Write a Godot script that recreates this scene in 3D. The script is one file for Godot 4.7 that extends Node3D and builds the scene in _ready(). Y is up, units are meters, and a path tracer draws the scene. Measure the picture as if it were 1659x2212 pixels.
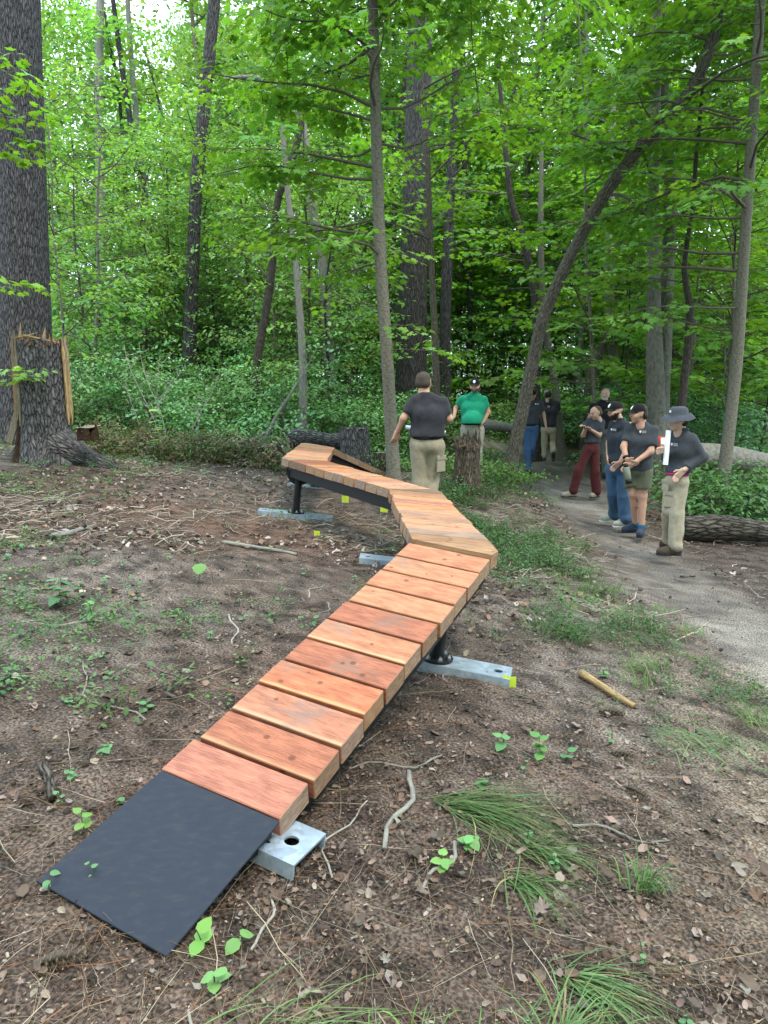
extends Node3D

# ---------------------------------------------------------------- mesh builder
class MB:
	var v := PackedVector3Array()
	var n := PackedVector3Array()
	var uv := PackedVector2Array()
	var c := PackedColorArray()
	var ix := PackedInt32Array()
	func p(pos: Vector3, u := Vector2.ZERO, col := Color.WHITE) -> int:
		v.append(pos); uv.append(u); c.append(col)
		return v.size() - 1
	func t(a: int, b: int, d: int) -> void:
		ix.append(a); ix.append(b); ix.append(d)
	func q(a: int, b: int, d: int, e: int) -> void:
		ix.append(a); ix.append(b); ix.append(d); ix.append(a); ix.append(d); ix.append(e)
	func smooth() -> void:
		n.resize(v.size()); n.fill(Vector3.ZERO)
		for i in range(0, ix.size(), 3):
			var a := ix[i]; var b := ix[i + 1]; var d := ix[i + 2]
			var f := (v[d] - v[a]).cross(v[b] - v[a])
			n[a] += f; n[b] += f; n[d] += f
		for i in n.size():
			n[i] = n[i].normalized() if n[i].length_squared() > 1e-20 else Vector3.UP
	func mesh(sm := false, into: ArrayMesh = null) -> ArrayMesh:
		var m := into if into else ArrayMesh.new()
		if ix.is_empty():
			return m
		if sm and n.size() != v.size():
			smooth()
		var a := []
		a.resize(Mesh.ARRAY_MAX)
		a[Mesh.ARRAY_VERTEX] = v
		if n.size() == v.size():
			a[Mesh.ARRAY_NORMAL] = n
		a[Mesh.ARRAY_TEX_UV] = uv
		a[Mesh.ARRAY_COLOR] = c
		a[Mesh.ARRAY_INDEX] = ix
		m.add_surface_from_arrays(Mesh.PRIMITIVE_TRIANGLES, a)
		return m
	func tube(pts: PackedVector3Array, r: PackedFloat32Array, sides := 8, col := Color.WHITE, nz: FastNoiseLite = null, amp := 0.0, capped := true) -> void:
		# a swept tube whose UVs are metres round and along it
		var cnt := pts.size()
		var up := Vector3.FORWARD
		var t0 := (pts[1] - pts[0]).normalized()
		if absf(t0.dot(up)) > 0.9:
			up = Vector3.RIGHT
		var side := up.cross(t0).normalized()
		var along := 0.0
		var first := v.size()
		for i in cnt:
			var tn := (pts[mini(i + 1, cnt - 1)] - pts[maxi(i - 1, 0)]).normalized()
			side = (side - tn * side.dot(tn)).normalized()
			var oth := tn.cross(side)
			if i > 0:
				along += pts[i].distance_to(pts[i - 1])
			for k in sides + 1:
				var a := TAU * (k % sides) / sides
				var d := side * cos(a) + oth * sin(a)
				var rr := r[i]
				if nz:
					rr *= 1.0 + amp * nz.get_noise_3d(d.x * 0.6 + pts[i].x * 0.4, pts[i].y * 0.5, d.z * 0.6 + pts[i].z * 0.4)
				p(pts[i] + d * rr, Vector2(TAU * r[0] * k / sides, along), col)
		for i in cnt - 1:
			for k in sides:
				var a := first + i * (sides + 1) + k
				q(a, a + sides + 1, a + sides + 2, a + 1)
		if capped:
			for e in [0, cnt - 1]:
				var ci := p(pts[e], Vector2.ZERO, col)
				for k in sides:
					var a: int = first + e * (sides + 1) + k
					if e == 0:
						t(ci, a, a + 1)
					else:
						t(ci, a + 1, a)
	func box(xf: Transform3D, s: Vector3, bev := 0.004, col := Color.WHITE, uvr := Rect2(0, 0, 1, 1), endr := Rect2(0, 0, 1, 1)) -> void:
		# a chamfered box; the long top and side faces take uvr, the x ends take endr
		var h := s * 0.5
		var id := {}
		for ax in 3:
			for sg in [-1.0, 1.0]:
				for a in [-1.0, 1.0]:
					for b in [-1.0, 1.0]:
						var l := Vector3.ZERO
						l[ax] = sg * h[ax]
						l[(ax + 1) % 3] = a * (h[(ax + 1) % 3] - bev)
						l[(ax + 2) % 3] = b * (h[(ax + 2) % 3] - bev)
						var u := Vector2.ZERO
						if ax == 0:
							u = endr.position + endr.size * Vector2(l.z / s.z + 0.5, 0.5 - l.y / s.y)
						elif ax == 1:
							u = uvr.position + uvr.size * Vector2(l.x / s.x + 0.5, l.z / s.z + 0.5)
						else:
							u = uvr.position + uvr.size * Vector2(l.x / s.x + 0.5, 0.5 + 0.45 * l.y / s.y)
						var key := Vector3(1 if l.x > 0 else 0, 1 if l.y > 0 else 0, 1 if l.z > 0 else 0)
						id[[ax, key]] = p(xf * l, u, col)
		var cr := func(a: int, b: int, d: int, out: Vector3) -> void:
			if (v[d] - v[a]).cross(v[b] - v[a]).dot(xf.basis * out) < 0.0:
				t(a, d, b)
			else:
				t(a, b, d)
		for ax in 3:
			var y := (ax + 1) % 3
			var z := (ax + 2) % 3
			for sg in [0, 1]:
				var k := []
				for ab in [[0, 0], [1, 0], [1, 1], [0, 1]]:
					var key := Vector3.ZERO
					key[ax] = sg; key[y] = ab[0]; key[z] = ab[1]
					k.append(id[[ax, key]])
				var o := Vector3.ZERO
				o[ax] = 2 * sg - 1
				cr.call(k[0], k[1], k[2], o); cr.call(k[0], k[2], k[3], o)
			for a in [0, 1]:
				for b in [0, 1]:
					var k0 := Vector3.ZERO
					k0[y] = a; k0[z] = b
					var k1 := k0
					k1[ax] = 1
					var o := Vector3.ZERO
					o[y] = 2 * a - 1; o[z] = 2 * b - 1
					cr.call(id[[y, k0]], id[[y, k1]], id[[z, k1]], o); cr.call(id[[y, k0]], id[[z, k1]], id[[z, k0]], o)
		for x in [0, 1]:
			for y in [0, 1]:
				for z in [0, 1]:
					var k := Vector3(x, y, z)
					cr.call(id[[0, k]], id[[1, k]], id[[2, k]], Vector3(2 * x - 1, 2 * y - 1, 2 * z - 1))
	func prism(poly: PackedVector3Array, down: Vector3, col := Color.WHITE, uvr := Rect2(0, 0, 1, 1)) -> void:
		# a convex flat polygon with thickness
		var lo := Vector2(1e9, 1e9)
		var hi := -lo
		for a in poly:
			lo = lo.min(Vector2(a.x, a.z)); hi = hi.max(Vector2(a.x, a.z))
		var sz := (hi - lo).max(Vector2(0.01, 0.01))
		var mid := Vector3.ZERO
		for a in poly:
			mid += a / poly.size()
		for face in 2:
			var id := []
			for a in poly:
				id.append(p(a + down * face, uvr.position + uvr.size * ((Vector2(a.x, a.z) - lo) / sz), col))
			for i in range(1, poly.size() - 1):
				if ((v[id[i + 1]] - v[id[0]]).cross(v[id[i]] - v[id[0]]).dot(down) < 0.0) == (face == 0):
					t(id[0], id[i], id[i + 1])
				else:
					t(id[0], id[i + 1], id[i])
		for i in poly.size():
			var a := poly[i]
			var b := poly[(i + 1) % poly.size()]
			var k := [p(a, uvr.position + uvr.size * Vector2(0, 0.2), col), p(b, uvr.position + uvr.size * Vector2(0.3, 0.2), col), p(b + down, uvr.position + uvr.size * Vector2(0.3, 0.6), col), p(a + down, uvr.position + uvr.size * Vector2(0, 0.6), col)]
			if (v[k[2]] - v[k[0]]).cross(v[k[1]] - v[k[0]]).dot((a + b) * 0.5 - mid) > 0.0:
				q(k[0], k[1], k[2], k[3])
			else:
				q(k[0], k[3], k[2], k[1])

# ---------------------------------------------------------------- naming and tagging
var used := {}
var rng := RandomNumberGenerator.new()
var nz := FastNoiseLite.new()
var nz2 := FastNoiseLite.new()
var M := {}
var copies_made := 0
var plain := func(_p: Vector3) -> Color: return Color.WHITE
const EYE := Vector3(0, 1.56, 0)
const PITCH := 0.1662155
const FOC := 1515.2   # focal length for a picture 1659 wide

func numbered(parent: Node, called: String) -> String:
	var key := str(parent.get_instance_id()) + called
	var k: int = used.get(key, -1) + 1
	used[key] = k
	return called if k == 0 else "%s_%03d" % [called, k]

func put(called: String, m: Mesh, mat: Material, parent: Node = self) -> MeshInstance3D:
	var o := MeshInstance3D.new()
	o.name = numbered(parent, called)
	o.mesh = m
	if mat:
		o.material_override = mat
	parent.add_child(o, true)
	return o

func many(called: String, m: Mesh, mat: Material, xf: Array, cols: PackedColorArray, parent: Node = self) -> MultiMeshInstance3D:
	copies_made += xf.size()
	var mm := MultiMesh.new()
	mm.transform_format = MultiMesh.TRANSFORM_3D
	mm.use_colors = true
	mm.mesh = m
	mm.instance_count = xf.size()
	for i in xf.size():
		mm.set_instance_transform(i, xf[i])
		mm.set_instance_color(i, cols[i])
	var o := MultiMeshInstance3D.new()
	o.name = numbered(parent, called)
	o.multimesh = mm
	o.material_override = mat
	o.set_meta("kind", "stuff")
	parent.add_child(o, true)
	return o

func tag(o: Node, label: String, category := "", group := "", kind := "") -> Node:
	if label: o.set_meta("label", label)
	if category: o.set_meta("category", category)
	if group: o.set_meta("group", group)
	if kind: o.set_meta("kind", kind)
	return o

func thing(called: String, label: String, category: String, at := Vector3.ZERO, group := "") -> Node3D:
	var o := Node3D.new()
	o.name = numbered(self, called)
	add_child(o, true)
	o.position = at
	tag(o, label, category, group)
	return o

func lin(r: float, g: float, b: float) -> Color:   # linear base colour -> sRGB albedo
	return Color(r, g, b).linear_to_srgb()

func vary(c: Color, s: float) -> Color:
	var f := 1.0 + rng.randf_range(-s, s)
	return Color(c.r * f * (1.0 + rng.randf_range(-s, s) * 0.4), c.g * f, c.b * f * (1.0 + rng.randf_range(-s, s) * 0.4))

# a picture position and a depth in metres -> a place in the world
func at(px: float, py: float, d: float) -> Vector3:
	var u := (px - 829.6) / FOC
	var w := -(py - 1106.0) / FOC
	var y := cos(PITCH) * w - sin(PITCH)
	var z := -cos(PITCH) - sin(PITCH) * w
	return EYE + Vector3(u, y, z) * (d / -z)

func gat(px: float, d: float) -> Vector3:   # the ground at depth d below that picture column
	var p := at(px, 1000.0, d)
	return Vector3(p.x, gy(p.x, p.z), p.z)

func gy(x: float, z: float) -> float:
	var xx := clampf(x, -11.0, 3.4)
	if x > 2.6:
		xx = 2.6 + 0.8 * (1.0 - exp(-(x - 2.6) / 0.8))
	var y := -0.1068 * xx
	y += 0.34 * exp(-pow((x - 0.9) / 1.5, 2) - pow((z + 11.2) / 1.7, 2))
	y += 0.035 * clampf(-z - 12.5, 0.0, 40.0)
	y += 0.10 * exp(-pow((x + 4.6) / 1.3, 2) - pow((z + 10.0) / 1.3, 2))
	y += 0.12 * exp(-pow((x + 2.2) / 1.6, 2) - pow((z + 12.0) / 0.9, 2))
	var far := clampf((-z - 6.0) / 12.0, 0.0, 1.0)
	y += 0.10 * far * nz.get_noise_2d(x * 6.0, z * 6.0)
	y += 0.012 * nz.get_noise_2d(x * 40.0, z * 40.0)
	y -= 0.03 * exp(-pow((x + 0.72) / 0.42, 2) - pow((z + 2.0) / 0.45, 2))
	return y

# ---------------------------------------------------------------- textures and materials
func noise_tex(kind: int, freq: float, stops: Array, size := 512, seed_ := 1, oct := 4, normal := false, bump := 6.0, cell := 1) -> NoiseTexture2D:
	var f := FastNoiseLite.new()
	f.noise_type = kind as FastNoiseLite.NoiseType
	f.frequency = freq
	f.seed = seed_
	f.fractal_octaves = oct
	if kind == FastNoiseLite.TYPE_CELLULAR:
		f.cellular_return_type = cell as FastNoiseLite.CellularReturnType
		f.domain_warp_enabled = true
		f.domain_warp_amplitude = 18.0
		f.domain_warp_frequency = 0.02
	var t := NoiseTexture2D.new()
	t.width = size; t.height = size
	t.seamless = true
	t.noise = f
	if normal:
		t.as_normal_map = true
		t.bump_strength = bump
	elif not stops.is_empty():
		var g := Gradient.new()
		g.offsets = PackedFloat32Array(stops.map(func(s): return s[0]))
		g.colors = PackedColorArray(stops.map(func(s): return s[1]))
		t.color_ramp = g
	return t

func mat(col: Color, rough := 0.9, tex: Texture2D = null, scale := Vector3.ONE, tri := false, vcol := false) -> StandardMaterial3D:
	var m := StandardMaterial3D.new()
	m.albedo_color = col
	m.roughness = rough
	m.metallic_specular = 0.35
	if tex:
		m.albedo_texture = tex
	m.uv1_scale = scale
	if tri:
		m.uv1_triplanar = true
		m.uv1_world_triplanar = true
	m.vertex_color_use_as_albedo = vcol
	m.cull_mode = BaseMaterial3D.CULL_DISABLED
	return m

func relief(m: StandardMaterial3D, tex: Texture2D, cm: float) -> StandardMaterial3D:
	m.heightmap_enabled = true
	m.heightmap_texture = tex
	m.heightmap_scale = cm
	return m

func g1(v: float) -> Color:
	return Color(v, v, v).linear_to_srgb()

func make_materials() -> void:
	# barks: vertical furrows come from cells stretched along the trunk
	var C := FastNoiseLite.TYPE_CELLULAR
	var S := FastNoiseLite.TYPE_SIMPLEX_SMOOTH
	var fur := noise_tex(C, 0.035, [[0.0, g1(0.04)], [0.1, g1(0.1)], [0.22, g1(0.4)], [0.45, g1(0.62)], [0.8, g1(0.95)], [1.0, g1(1.0)]], 512, 3, 3, false, 6.0, 4)
	var furh := noise_tex(C, 0.035, [[0.0, Color.BLACK], [0.2, Color(0.5, 0.5, 0.5)], [0.5, Color(0.85, 0.85, 0.85)], [1.0, Color.WHITE]], 512, 3, 3, false, 6.0, 4)
	var soft := noise_tex(S, 0.02, [[0.0, g1(0.25)], [0.4, g1(0.5)], [0.6, g1(0.65)], [1.0, g1(0.95)]], 512, 7, 5)
	var softh := noise_tex(S, 0.03, [[0.0, Color.BLACK], [1.0, Color.WHITE]], 512, 9, 5)
	M.soft = soft; M.softh = softh
	var blot := noise_tex(S, 0.018, [[0.0, g1(0.4)], [0.3, g1(0.56)], [0.5, g1(0.68)], [0.65, g1(0.75)], [0.8, Color(0.86, 0.9, 0.82)], [1.0, g1(0.9)]], 512, 41, 6)
	M.soft_cloth = noise_tex(S, 0.02, [[0.0, g1(0.72)], [0.5, g1(0.88)], [1.0, g1(1.0)]], 256, 11, 4)
	M.pine = relief(mat(lin(0.155, 0.145, 0.148), 0.95, fur, Vector3(1.15, 0.36, 1)), furh, 3.0)
	M.pine_far = relief(mat(lin(0.125, 0.115, 0.11), 0.95, fur, Vector3(0.9, 0.26, 1)), furh, 3.0)
	M.stump_bark = relief(mat(lin(0.22, 0.205, 0.205), 0.95, fur, Vector3(1.3, 0.45, 1)), furh, 3.5)
	M.oak = relief(mat(lin(0.16, 0.135, 0.11), 0.95, fur, Vector3(1.8, 0.5, 1)), furh, 2.0)
	M.maple_bark = relief(mat(lin(0.23, 0.208, 0.165), 0.9, blot, Vector3(0.9, 2.2, 1)), softh, 0.9)
	M.maple_dark = relief(mat(lin(0.215, 0.19, 0.145), 0.95, fur, Vector3(1.9, 0.6, 1)), furh, 1.6)
	M.grey_bark = relief(mat(lin(0.25, 0.235, 0.2), 0.9, blot, Vector3(0.9, 0.7, 1)), softh, 1.2)
	M.dead_wood = relief(mat(lin(0.33, 0.31, 0.27), 0.9, blot, Vector3(2.0, 0.5, 1)), softh, 1.0)
	M.twig = mat(lin(0.1, 0.082, 0.066), 0.9)
	M.pale_twig = mat(lin(0.3, 0.275, 0.235), 0.9)
	M.log = relief(mat(lin(0.17, 0.145, 0.115), 0.95, fur, Vector3(1.2, 0.35, 1)), furh, 4.0)
	# split wood
	M.split = relief(mat(lin(0.62, 0.42, 0.2), 0.85, soft, Vector3(9.0, 0.7, 1)), softh, 0.4)
	M.split_grey = relief(mat(lin(0.4, 0.32, 0.23), 0.85, soft, Vector3(9.0, 0.7, 1)), softh, 0.4)
	M.splinter = mat(lin(0.5, 0.27, 0.12), 0.85, soft, Vector3(8, 8, 8), true)
	M.rot = relief(mat(lin(0.075, 0.04, 0.022), 0.95, soft, Vector3(4, 1.5, 4), true), softh, 2.5)
	# ground
	var grit := noise_tex(S, 0.06, [[0.0, g1(0.12)], [0.38, g1(0.28)], [0.5, g1(0.5)], [0.6, g1(0.75)], [0.72, g1(1.0)], [1.0, g1(1.0)]], 1024, 21, 6)
	M.grit = grit
	var grith := noise_tex(S, 0.05, [[0.0, Color.BLACK], [1.0, Color.WHITE]], 512, 22, 6)
	M.soil = relief(mat(Color.WHITE, 0.97, grit, Vector3(0.9, 0.9, 0.9), true, true), grith, 2.5)
	M.path = relief(mat(Color.WHITE, 0.97, grit, Vector3(0.9, 0.9, 0.9), true, true), grith, 0.9)
	M.litter = mat(Color.WHITE, 0.9, null, Vector3.ONE, false, true)
	# steel
	var galv := noise_tex(C, 0.03, [[0.0, g1(0.55)], [0.5, g1(0.72)], [1.0, g1(0.95)]], 256, 31, 2, false, 6.0, 0)
	M.galv = mat(lin(0.5, 0.6, 0.7), 0.4, galv, Vector3(4, 4, 4), true)
	M.galv.metallic = 0.45
	M.black = mat(lin(0.012, 0.012, 0.013), 0.45)
	M.bolt = mat(lin(0.5, 0.5, 0.5), 0.35)
	M.bolt.metallic = 0.9
	var scuff := noise_tex(S, 0.012, [[0.0, Color(0.7, 0.72, 0.78)], [0.5, Color(0.76, 0.78, 0.83)], [0.66, Color(0.8, 0.82, 0.86)], [0.76, Color(0.92, 0.88, 0.82)], [1.0, Color(1.0, 0.9, 0.74)]], 1024, 33, 8)
	M.ramp = relief(mat(lin(0.032, 0.038, 0.05), 0.6, scuff, Vector3(1.1, 3.0, 2.6), true), softh, 0.05)
	M.flag = mat(lin(0.62, 0.75, 0.08), 0.6)
	M.flag.backlight_enabled = true
	M.flag.backlight = Color(0.8, 0.9, 0.2)
	# leaves: reflect and let light through
	M.leaf = leafy(0.55, Color(1.0, 1.0, 0.5))
	M.leaf_shrub = leafy(0.5, Color(0.8, 0.85, 0.55))
	M.blade = leafy(0.6, Color(0.6, 0.75, 0.45))
	M.wood = wood()

func leafy(rough: float, back: Color) -> StandardMaterial3D:
	var m := mat(Color.WHITE, rough, null, Vector3.ONE, false, true)
	m.metallic_specular = 0.3
	m.backlight_enabled = true
	m.backlight = back
	return m

func cloth(r: float, g: float, b: float, rough := 0.95) -> StandardMaterial3D:
	var m := relief(mat(lin(r, g, b), rough, M.soft_cloth, Vector3(3, 3, 3), true), M.softh, 0.25)
	m.uv1_world_triplanar = false
	m.rim_enabled = true
	m.rim = 0.3
	return m

# forty different plank faces in one picture: growth rings cut lengthwise, knots, blue stain, saw marks
func wood() -> StandardMaterial3D:
	var W := 1024
	var H := 1040
	var im := Image.create(W, H, false, Image.FORMAT_RGB8)
	var wob := FastNoiseLite.new()
	wob.seed = 5; wob.frequency = 1.0; wob.fractal_octaves = 2
	var fine := FastNoiseLite.new()
	fine.seed = 8; fine.frequency = 1.0; fine.fractal_octaves = 2
	var data := PackedByteArray()
	data.resize(W * H * 3)
	var r := RandomNumberGenerator.new()
	r.seed = 77
	for cy in 10:
		for cx in 4:
			var base := Vector3(0.45, 0.19, 0.1)
			var alt := Vector3(0.3, 0.105, 0.054)
			var hue := r.randf()
			if hue < 0.35:
				base = Vector3(0.44, 0.175, 0.1); alt = Vector3(0.3, 0.098, 0.06)
			elif hue > 0.8:
				base = Vector3(0.45, 0.205, 0.108); alt = Vector3(0.31, 0.118, 0.06)
			if cy >= 4 and cy < 8:
				base = Vector3(0.46, 0.27, 0.158); alt = Vector3(0.34, 0.16, 0.085)
				if hue < 0.4:
					base = Vector3(0.44, 0.235, 0.135)
			if cy >= 8:   # weathered greyer planks and ends
				base = Vector3(0.34, 0.225, 0.145); alt = Vector3(0.22, 0.13, 0.08)
			var ox := r.randf() * 50.0
			var slope := r.randf_range(-0.18, 0.18)
			var centre := r.randf_range(-0.6, 1.6)
			var knots := []
			for k in r.randi_range(0, 3):
				knots.append(Vector3(r.randf_range(0.08, 0.92), r.randf_range(0.15, 0.85), r.randf_range(0.012, 0.03)))
			var stain := Vector3(r.randf_range(0.1, 0.9), r.randf_range(0.0, 1.0), 1.0 if r.randf() < 0.4 else 0.0)
			var sap := r.randf() < 0.35
			for y in 104:
				for x in 256:
					var u := x / 256.0
					var w := y / 104.0
					var dk := 0.0
					var bend := 0.0
					for k in knots:
						var dx: float = (u - k.x) * 2.6
						var dy: float = w - k.y
						var rr: float = k.z * 2.4
						var e := exp(-(dx * dx * 3.0 + dy * dy) / (rr * rr * 14.0))
						bend += e * 0.12 * signf(dy)
						var dd := sqrt(dx * dx + dy * dy) / rr
						if dd < 1.25:
							dk = maxf(dk, clampf(1.25 - dd, 0.0, 0.6) * 1.6)
					var ring := absf(w - centre + slope * (u - 0.5) - bend + 0.05 * wob.get_noise_3d(u * 3.0 + ox, w * 2.5, ox)) * 15.0
					ring += 0.35 * wob.get_noise_2d(u * 9.0 + ox, w * 18.0)
					var f := ring - floorf(ring)
					var late := pow(f, 3.5) * (1.0 - smoothstep(0.93, 1.0, f))
					var g := fine.get_noise_2d(u * 5.0 + ox * 3.0, w * 90.0) * 0.2
					g += fine.get_noise_2d(u * 3.0 + ox, w * 4.0) * 0.16
					g += 0.03 * sin(u * 420.0 + w * 12.0) * clampf(wob.get_noise_2d(u * 2.0 + ox, 9.0) + 0.3, 0.0, 1.0)
					var c := base.lerp(alt, clampf(late * 0.9 + 0.18 - g * 1.6, 0.0, 1.0)) * (1.0 + g * 1.3)
					if sap:
						c = c.lerp(Vector3(0.5, 0.33, 0.18), 0.8 * smoothstep(0.82, 0.93, w + 0.05 * wob.get_noise_2d(u * 3.0, ox)))
					if stain.z > 0.0:
						var q := Vector2((u - stain.x) * 2.2, (w - stain.y))
						var s := smoothstep(0.55, 0.05, q.length() + 0.45 * wob.get_noise_2d(u * 5.0 + ox, w * 3.0))
						c = c.lerp(Vector3(0.2, 0.155, 0.13), 0.5 * s)
					c = c.lerp(Vector3(0.15, 0.05, 0.025), clampf(dk, 0.0, 0.8))
					var o := ((cy * 104 + y) * W + cx * 256 + x) * 3
					data[o] = int(255.0 * pow(clampf(c.x, 0.0, 1.0), 0.4545))
					data[o + 1] = int(255.0 * pow(clampf(c.y, 0.0, 1.0), 0.4545))
					data[o + 2] = int(255.0 * pow(clampf(c.z, 0.0, 1.0), 0.4545))
	im.set_data(W, H, false, Image.FORMAT_RGB8, data)
	var tx := ImageTexture.create_from_image(im)
	var m := mat(Color.WHITE, 0.72, tx)
	M.woods = []
	for q in [Color(1, 1, 1), Color(0.9, 0.88, 0.86), Color(1, 0.95, 0.88), Color(0.82, 0.8, 0.78), Color(0.95, 0.96, 1.0)]:
		var v: StandardMaterial3D = m.duplicate()
		v.albedo_color = q
		M.woods.append(relief(v, tx, 0.12))
	return M.woods[0]

# ---------------------------------------------------------------- leaves, sprays, trees
var sprays := {}

func maple_outline() -> PackedVector2Array:
	# half of a five-lobed leaf, then mirrored; stalk at the origin, tip at (0, 1)
	var h := [Vector2(0.0, 1.0), Vector2(0.09, 0.74), Vector2(0.2, 0.72), Vector2(0.15, 0.55), Vector2(0.5, 0.72), Vector2(0.42, 0.52), Vector2(0.58, 0.44), Vector2(0.3, 0.3), Vector2(0.4, 0.08), Vector2(0.14, 0.08), Vector2(0.0, 0.0)]
	var out := PackedVector2Array(h)
	for i in range(h.size() - 2, 0, -1):
		out.append(Vector2(-h[i].x, h[i].y))
	return out

func add_leaf(mb: MB, kind: int, xf: Transform3D, size: float, col: Color) -> void:
	# kind 0 maple, 1 ovate with a folded midrib, 2 diamond
	var ol: PackedVector2Array
	if kind == 0:
		ol = maple_outline()
	elif kind == 1:
		ol = PackedVector2Array([Vector2(0, 1.0), Vector2(0.2, 0.72), Vector2(0.29, 0.42), Vector2(0.2, 0.13), Vector2(0, 0), Vector2(-0.2, 0.13), Vector2(-0.29, 0.42), Vector2(-0.2, 0.72)])
	else:
		ol = PackedVector2Array([Vector2(0, 1.0), Vector2(0.3, 0.45), Vector2(0, 0), Vector2(-0.3, 0.45)])
	var cup := rng.randf_range(-0.16, 0.22)
	var droop := rng.randf_range(0.05, 0.3)
	var id := []
	var mid := mb.p(xf * (Vector3(0, -0.02, -0.42) * size), Vector2.ZERO, col) if kind != 2 else -1
	for o in ol:
		var y := cup * absf(o.x) - droop * o.y * o.y
		id.append(mb.p(xf * (Vector3(o.x, y, -o.y) * size), Vector2(o.x, o.y), col))
	var k := id.size()
	if kind == 2:
		mb.t(id[0], id[1], id[2]); mb.t(id[0], id[2], id[3])
	else:
		for i in k:
			mb.t(mid, id[i], id[(i + 1) % k])

func make_spray(kind: int, count: int, length: float, leaf: float, width: float, base: Color, flat: float, twig := true) -> ArrayMesh:
	# a twig along -z with leaves to both sides, lying in a plane
	var mb := MB.new()
	var bend := rng.randf_range(-0.25, 0.25)
	if twig:
		var pts := PackedVector3Array()
		for i in 4:
			var f := i / 3.0
			pts.append(Vector3(bend * f * f * length * 0.4, -0.12 * f * f * length, -f * length))
		mb.tube(pts, PackedFloat32Array([0.004, 0.003, 0.002, 0.001]), 3, Color(0.075, 0.055, 0.035), null, 0.0, false)
	for i in count:
		var f := (i + 0.6) / count
		var sd := 1.0 if i % 2 == 0 else -1.0
		var b := Vector3(bend * f * f * length * 0.4 + sd * rng.randf_range(0.1, 1.0) * width, -0.12 * f * f * length + rng.randf_range(-0.03, 0.03), -f * length + rng.randf_range(-0.05, 0.05))
		var bs := Basis(Vector3.UP, -sd * rng.randf_range(0.5, 1.5) if i < count - 1 else 0.0)
		bs = bs * Basis(Vector3.RIGHT, rng.randf_range(-flat, flat) - 0.15) * Basis(Vector3.BACK, rng.randf_range(-flat, flat))
		add_leaf(mb, kind, Transform3D(bs, b), leaf * rng.randf_range(0.7, 1.25), vary(base, 0.3))
	return mb.mesh()

func make_clump(count: int, rad: float, leaf: float, base: Color) -> ArrayMesh:
	var mb := MB.new()
	for i in count:
		var d := Vector3(rng.randfn(), rng.randfn() * 0.6, rng.randfn()) * rad * 0.5
		var bs := Basis(Vector3.UP, rng.randf() * TAU) * Basis(Vector3.RIGHT, rng.randf_range(-0.9, 0.5)) * Basis(Vector3.BACK, rng.randf_range(-0.6, 0.6))
		add_leaf(mb, 2, Transform3D(bs, d), leaf * rng.randf_range(0.7, 1.4), vary(base, 0.25))
	return mb.mesh()

func make_sprays() -> void:
	var W := Color(1, 1, 1)
	sprays.maple = []
	sprays.beech = []
	sprays.shrub = []
	sprays.clump = []
	for i in 4:
		sprays.maple.append(make_spray(0, 9, 0.5, 0.12, 0.13, W, 0.32))
		sprays.beech.append(make_spray(1, 13, 0.55, 0.095, 0.1, W, 0.55))
		sprays.shrub.append(make_spray(1, 15, 0.4, 0.062, 0.1, W, 0.5))
		sprays.clump.append(make_clump(26, 0.42, 0.115, W))

class Crown:
	var xf := []      # one list of transforms per spray variant
	var co := []
	func _init() -> void:
		for i in 4:
			xf.append([]); co.append(PackedColorArray())

func spray_at(cr: Crown, pos: Vector3, dir: Vector3, size: float, tint: Color, roll := 0.35) -> void:
	var d := dir.normalized()
	var x := d.cross(Vector3.UP)
	if x.length() < 0.05:
		x = Vector3.RIGHT
	x = x.normalized()
	var b := Basis(x, x.cross(d), -d) * Basis(Vector3.BACK, rng.randf_range(-roll, roll))
	var k := rng.randi() % 4
	cr.xf[k].append(Transform3D(b.scaled_local(Vector3.ONE * size * rng.randf_range(0.8, 1.25)), pos))
	cr.co[k].append(vary(tint, 0.34))

func put_crown(cr: Crown, kind: String, parent: Node, called := "crown", mat_ := "leaf") -> void:
	for k in 4:
		if cr.xf[k].size():
			many(called, sprays[kind][k], M[mat_], cr.xf[k], cr.co[k], parent)

func curve(a: Vector3, b: Vector3, sag: float, steps: int, wig := 0.04) -> PackedVector3Array:
	var pts := PackedVector3Array()
	var l := a.distance_to(b)
	var w1 := Vector3(rng.randf_range(-1, 1), rng.randf_range(-1, 1), rng.randf_range(-1, 1)) * wig * l
	for i in steps + 1:
		var f := i / float(steps)
		pts.append(a.lerp(b, f) + Vector3(0, sag * l * 4.0 * f * (1.0 - f), 0) + w1 * sin(f * PI * 2.0) * (1.0 - f * 0.3))
	return pts

func tapered(n: int, a: float, b: float) -> PackedFloat32Array:
	var r := PackedFloat32Array()
	for i in n:
		r.append(lerpf(a, b, i / float(maxi(n - 1, 1))))
	return r

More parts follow.
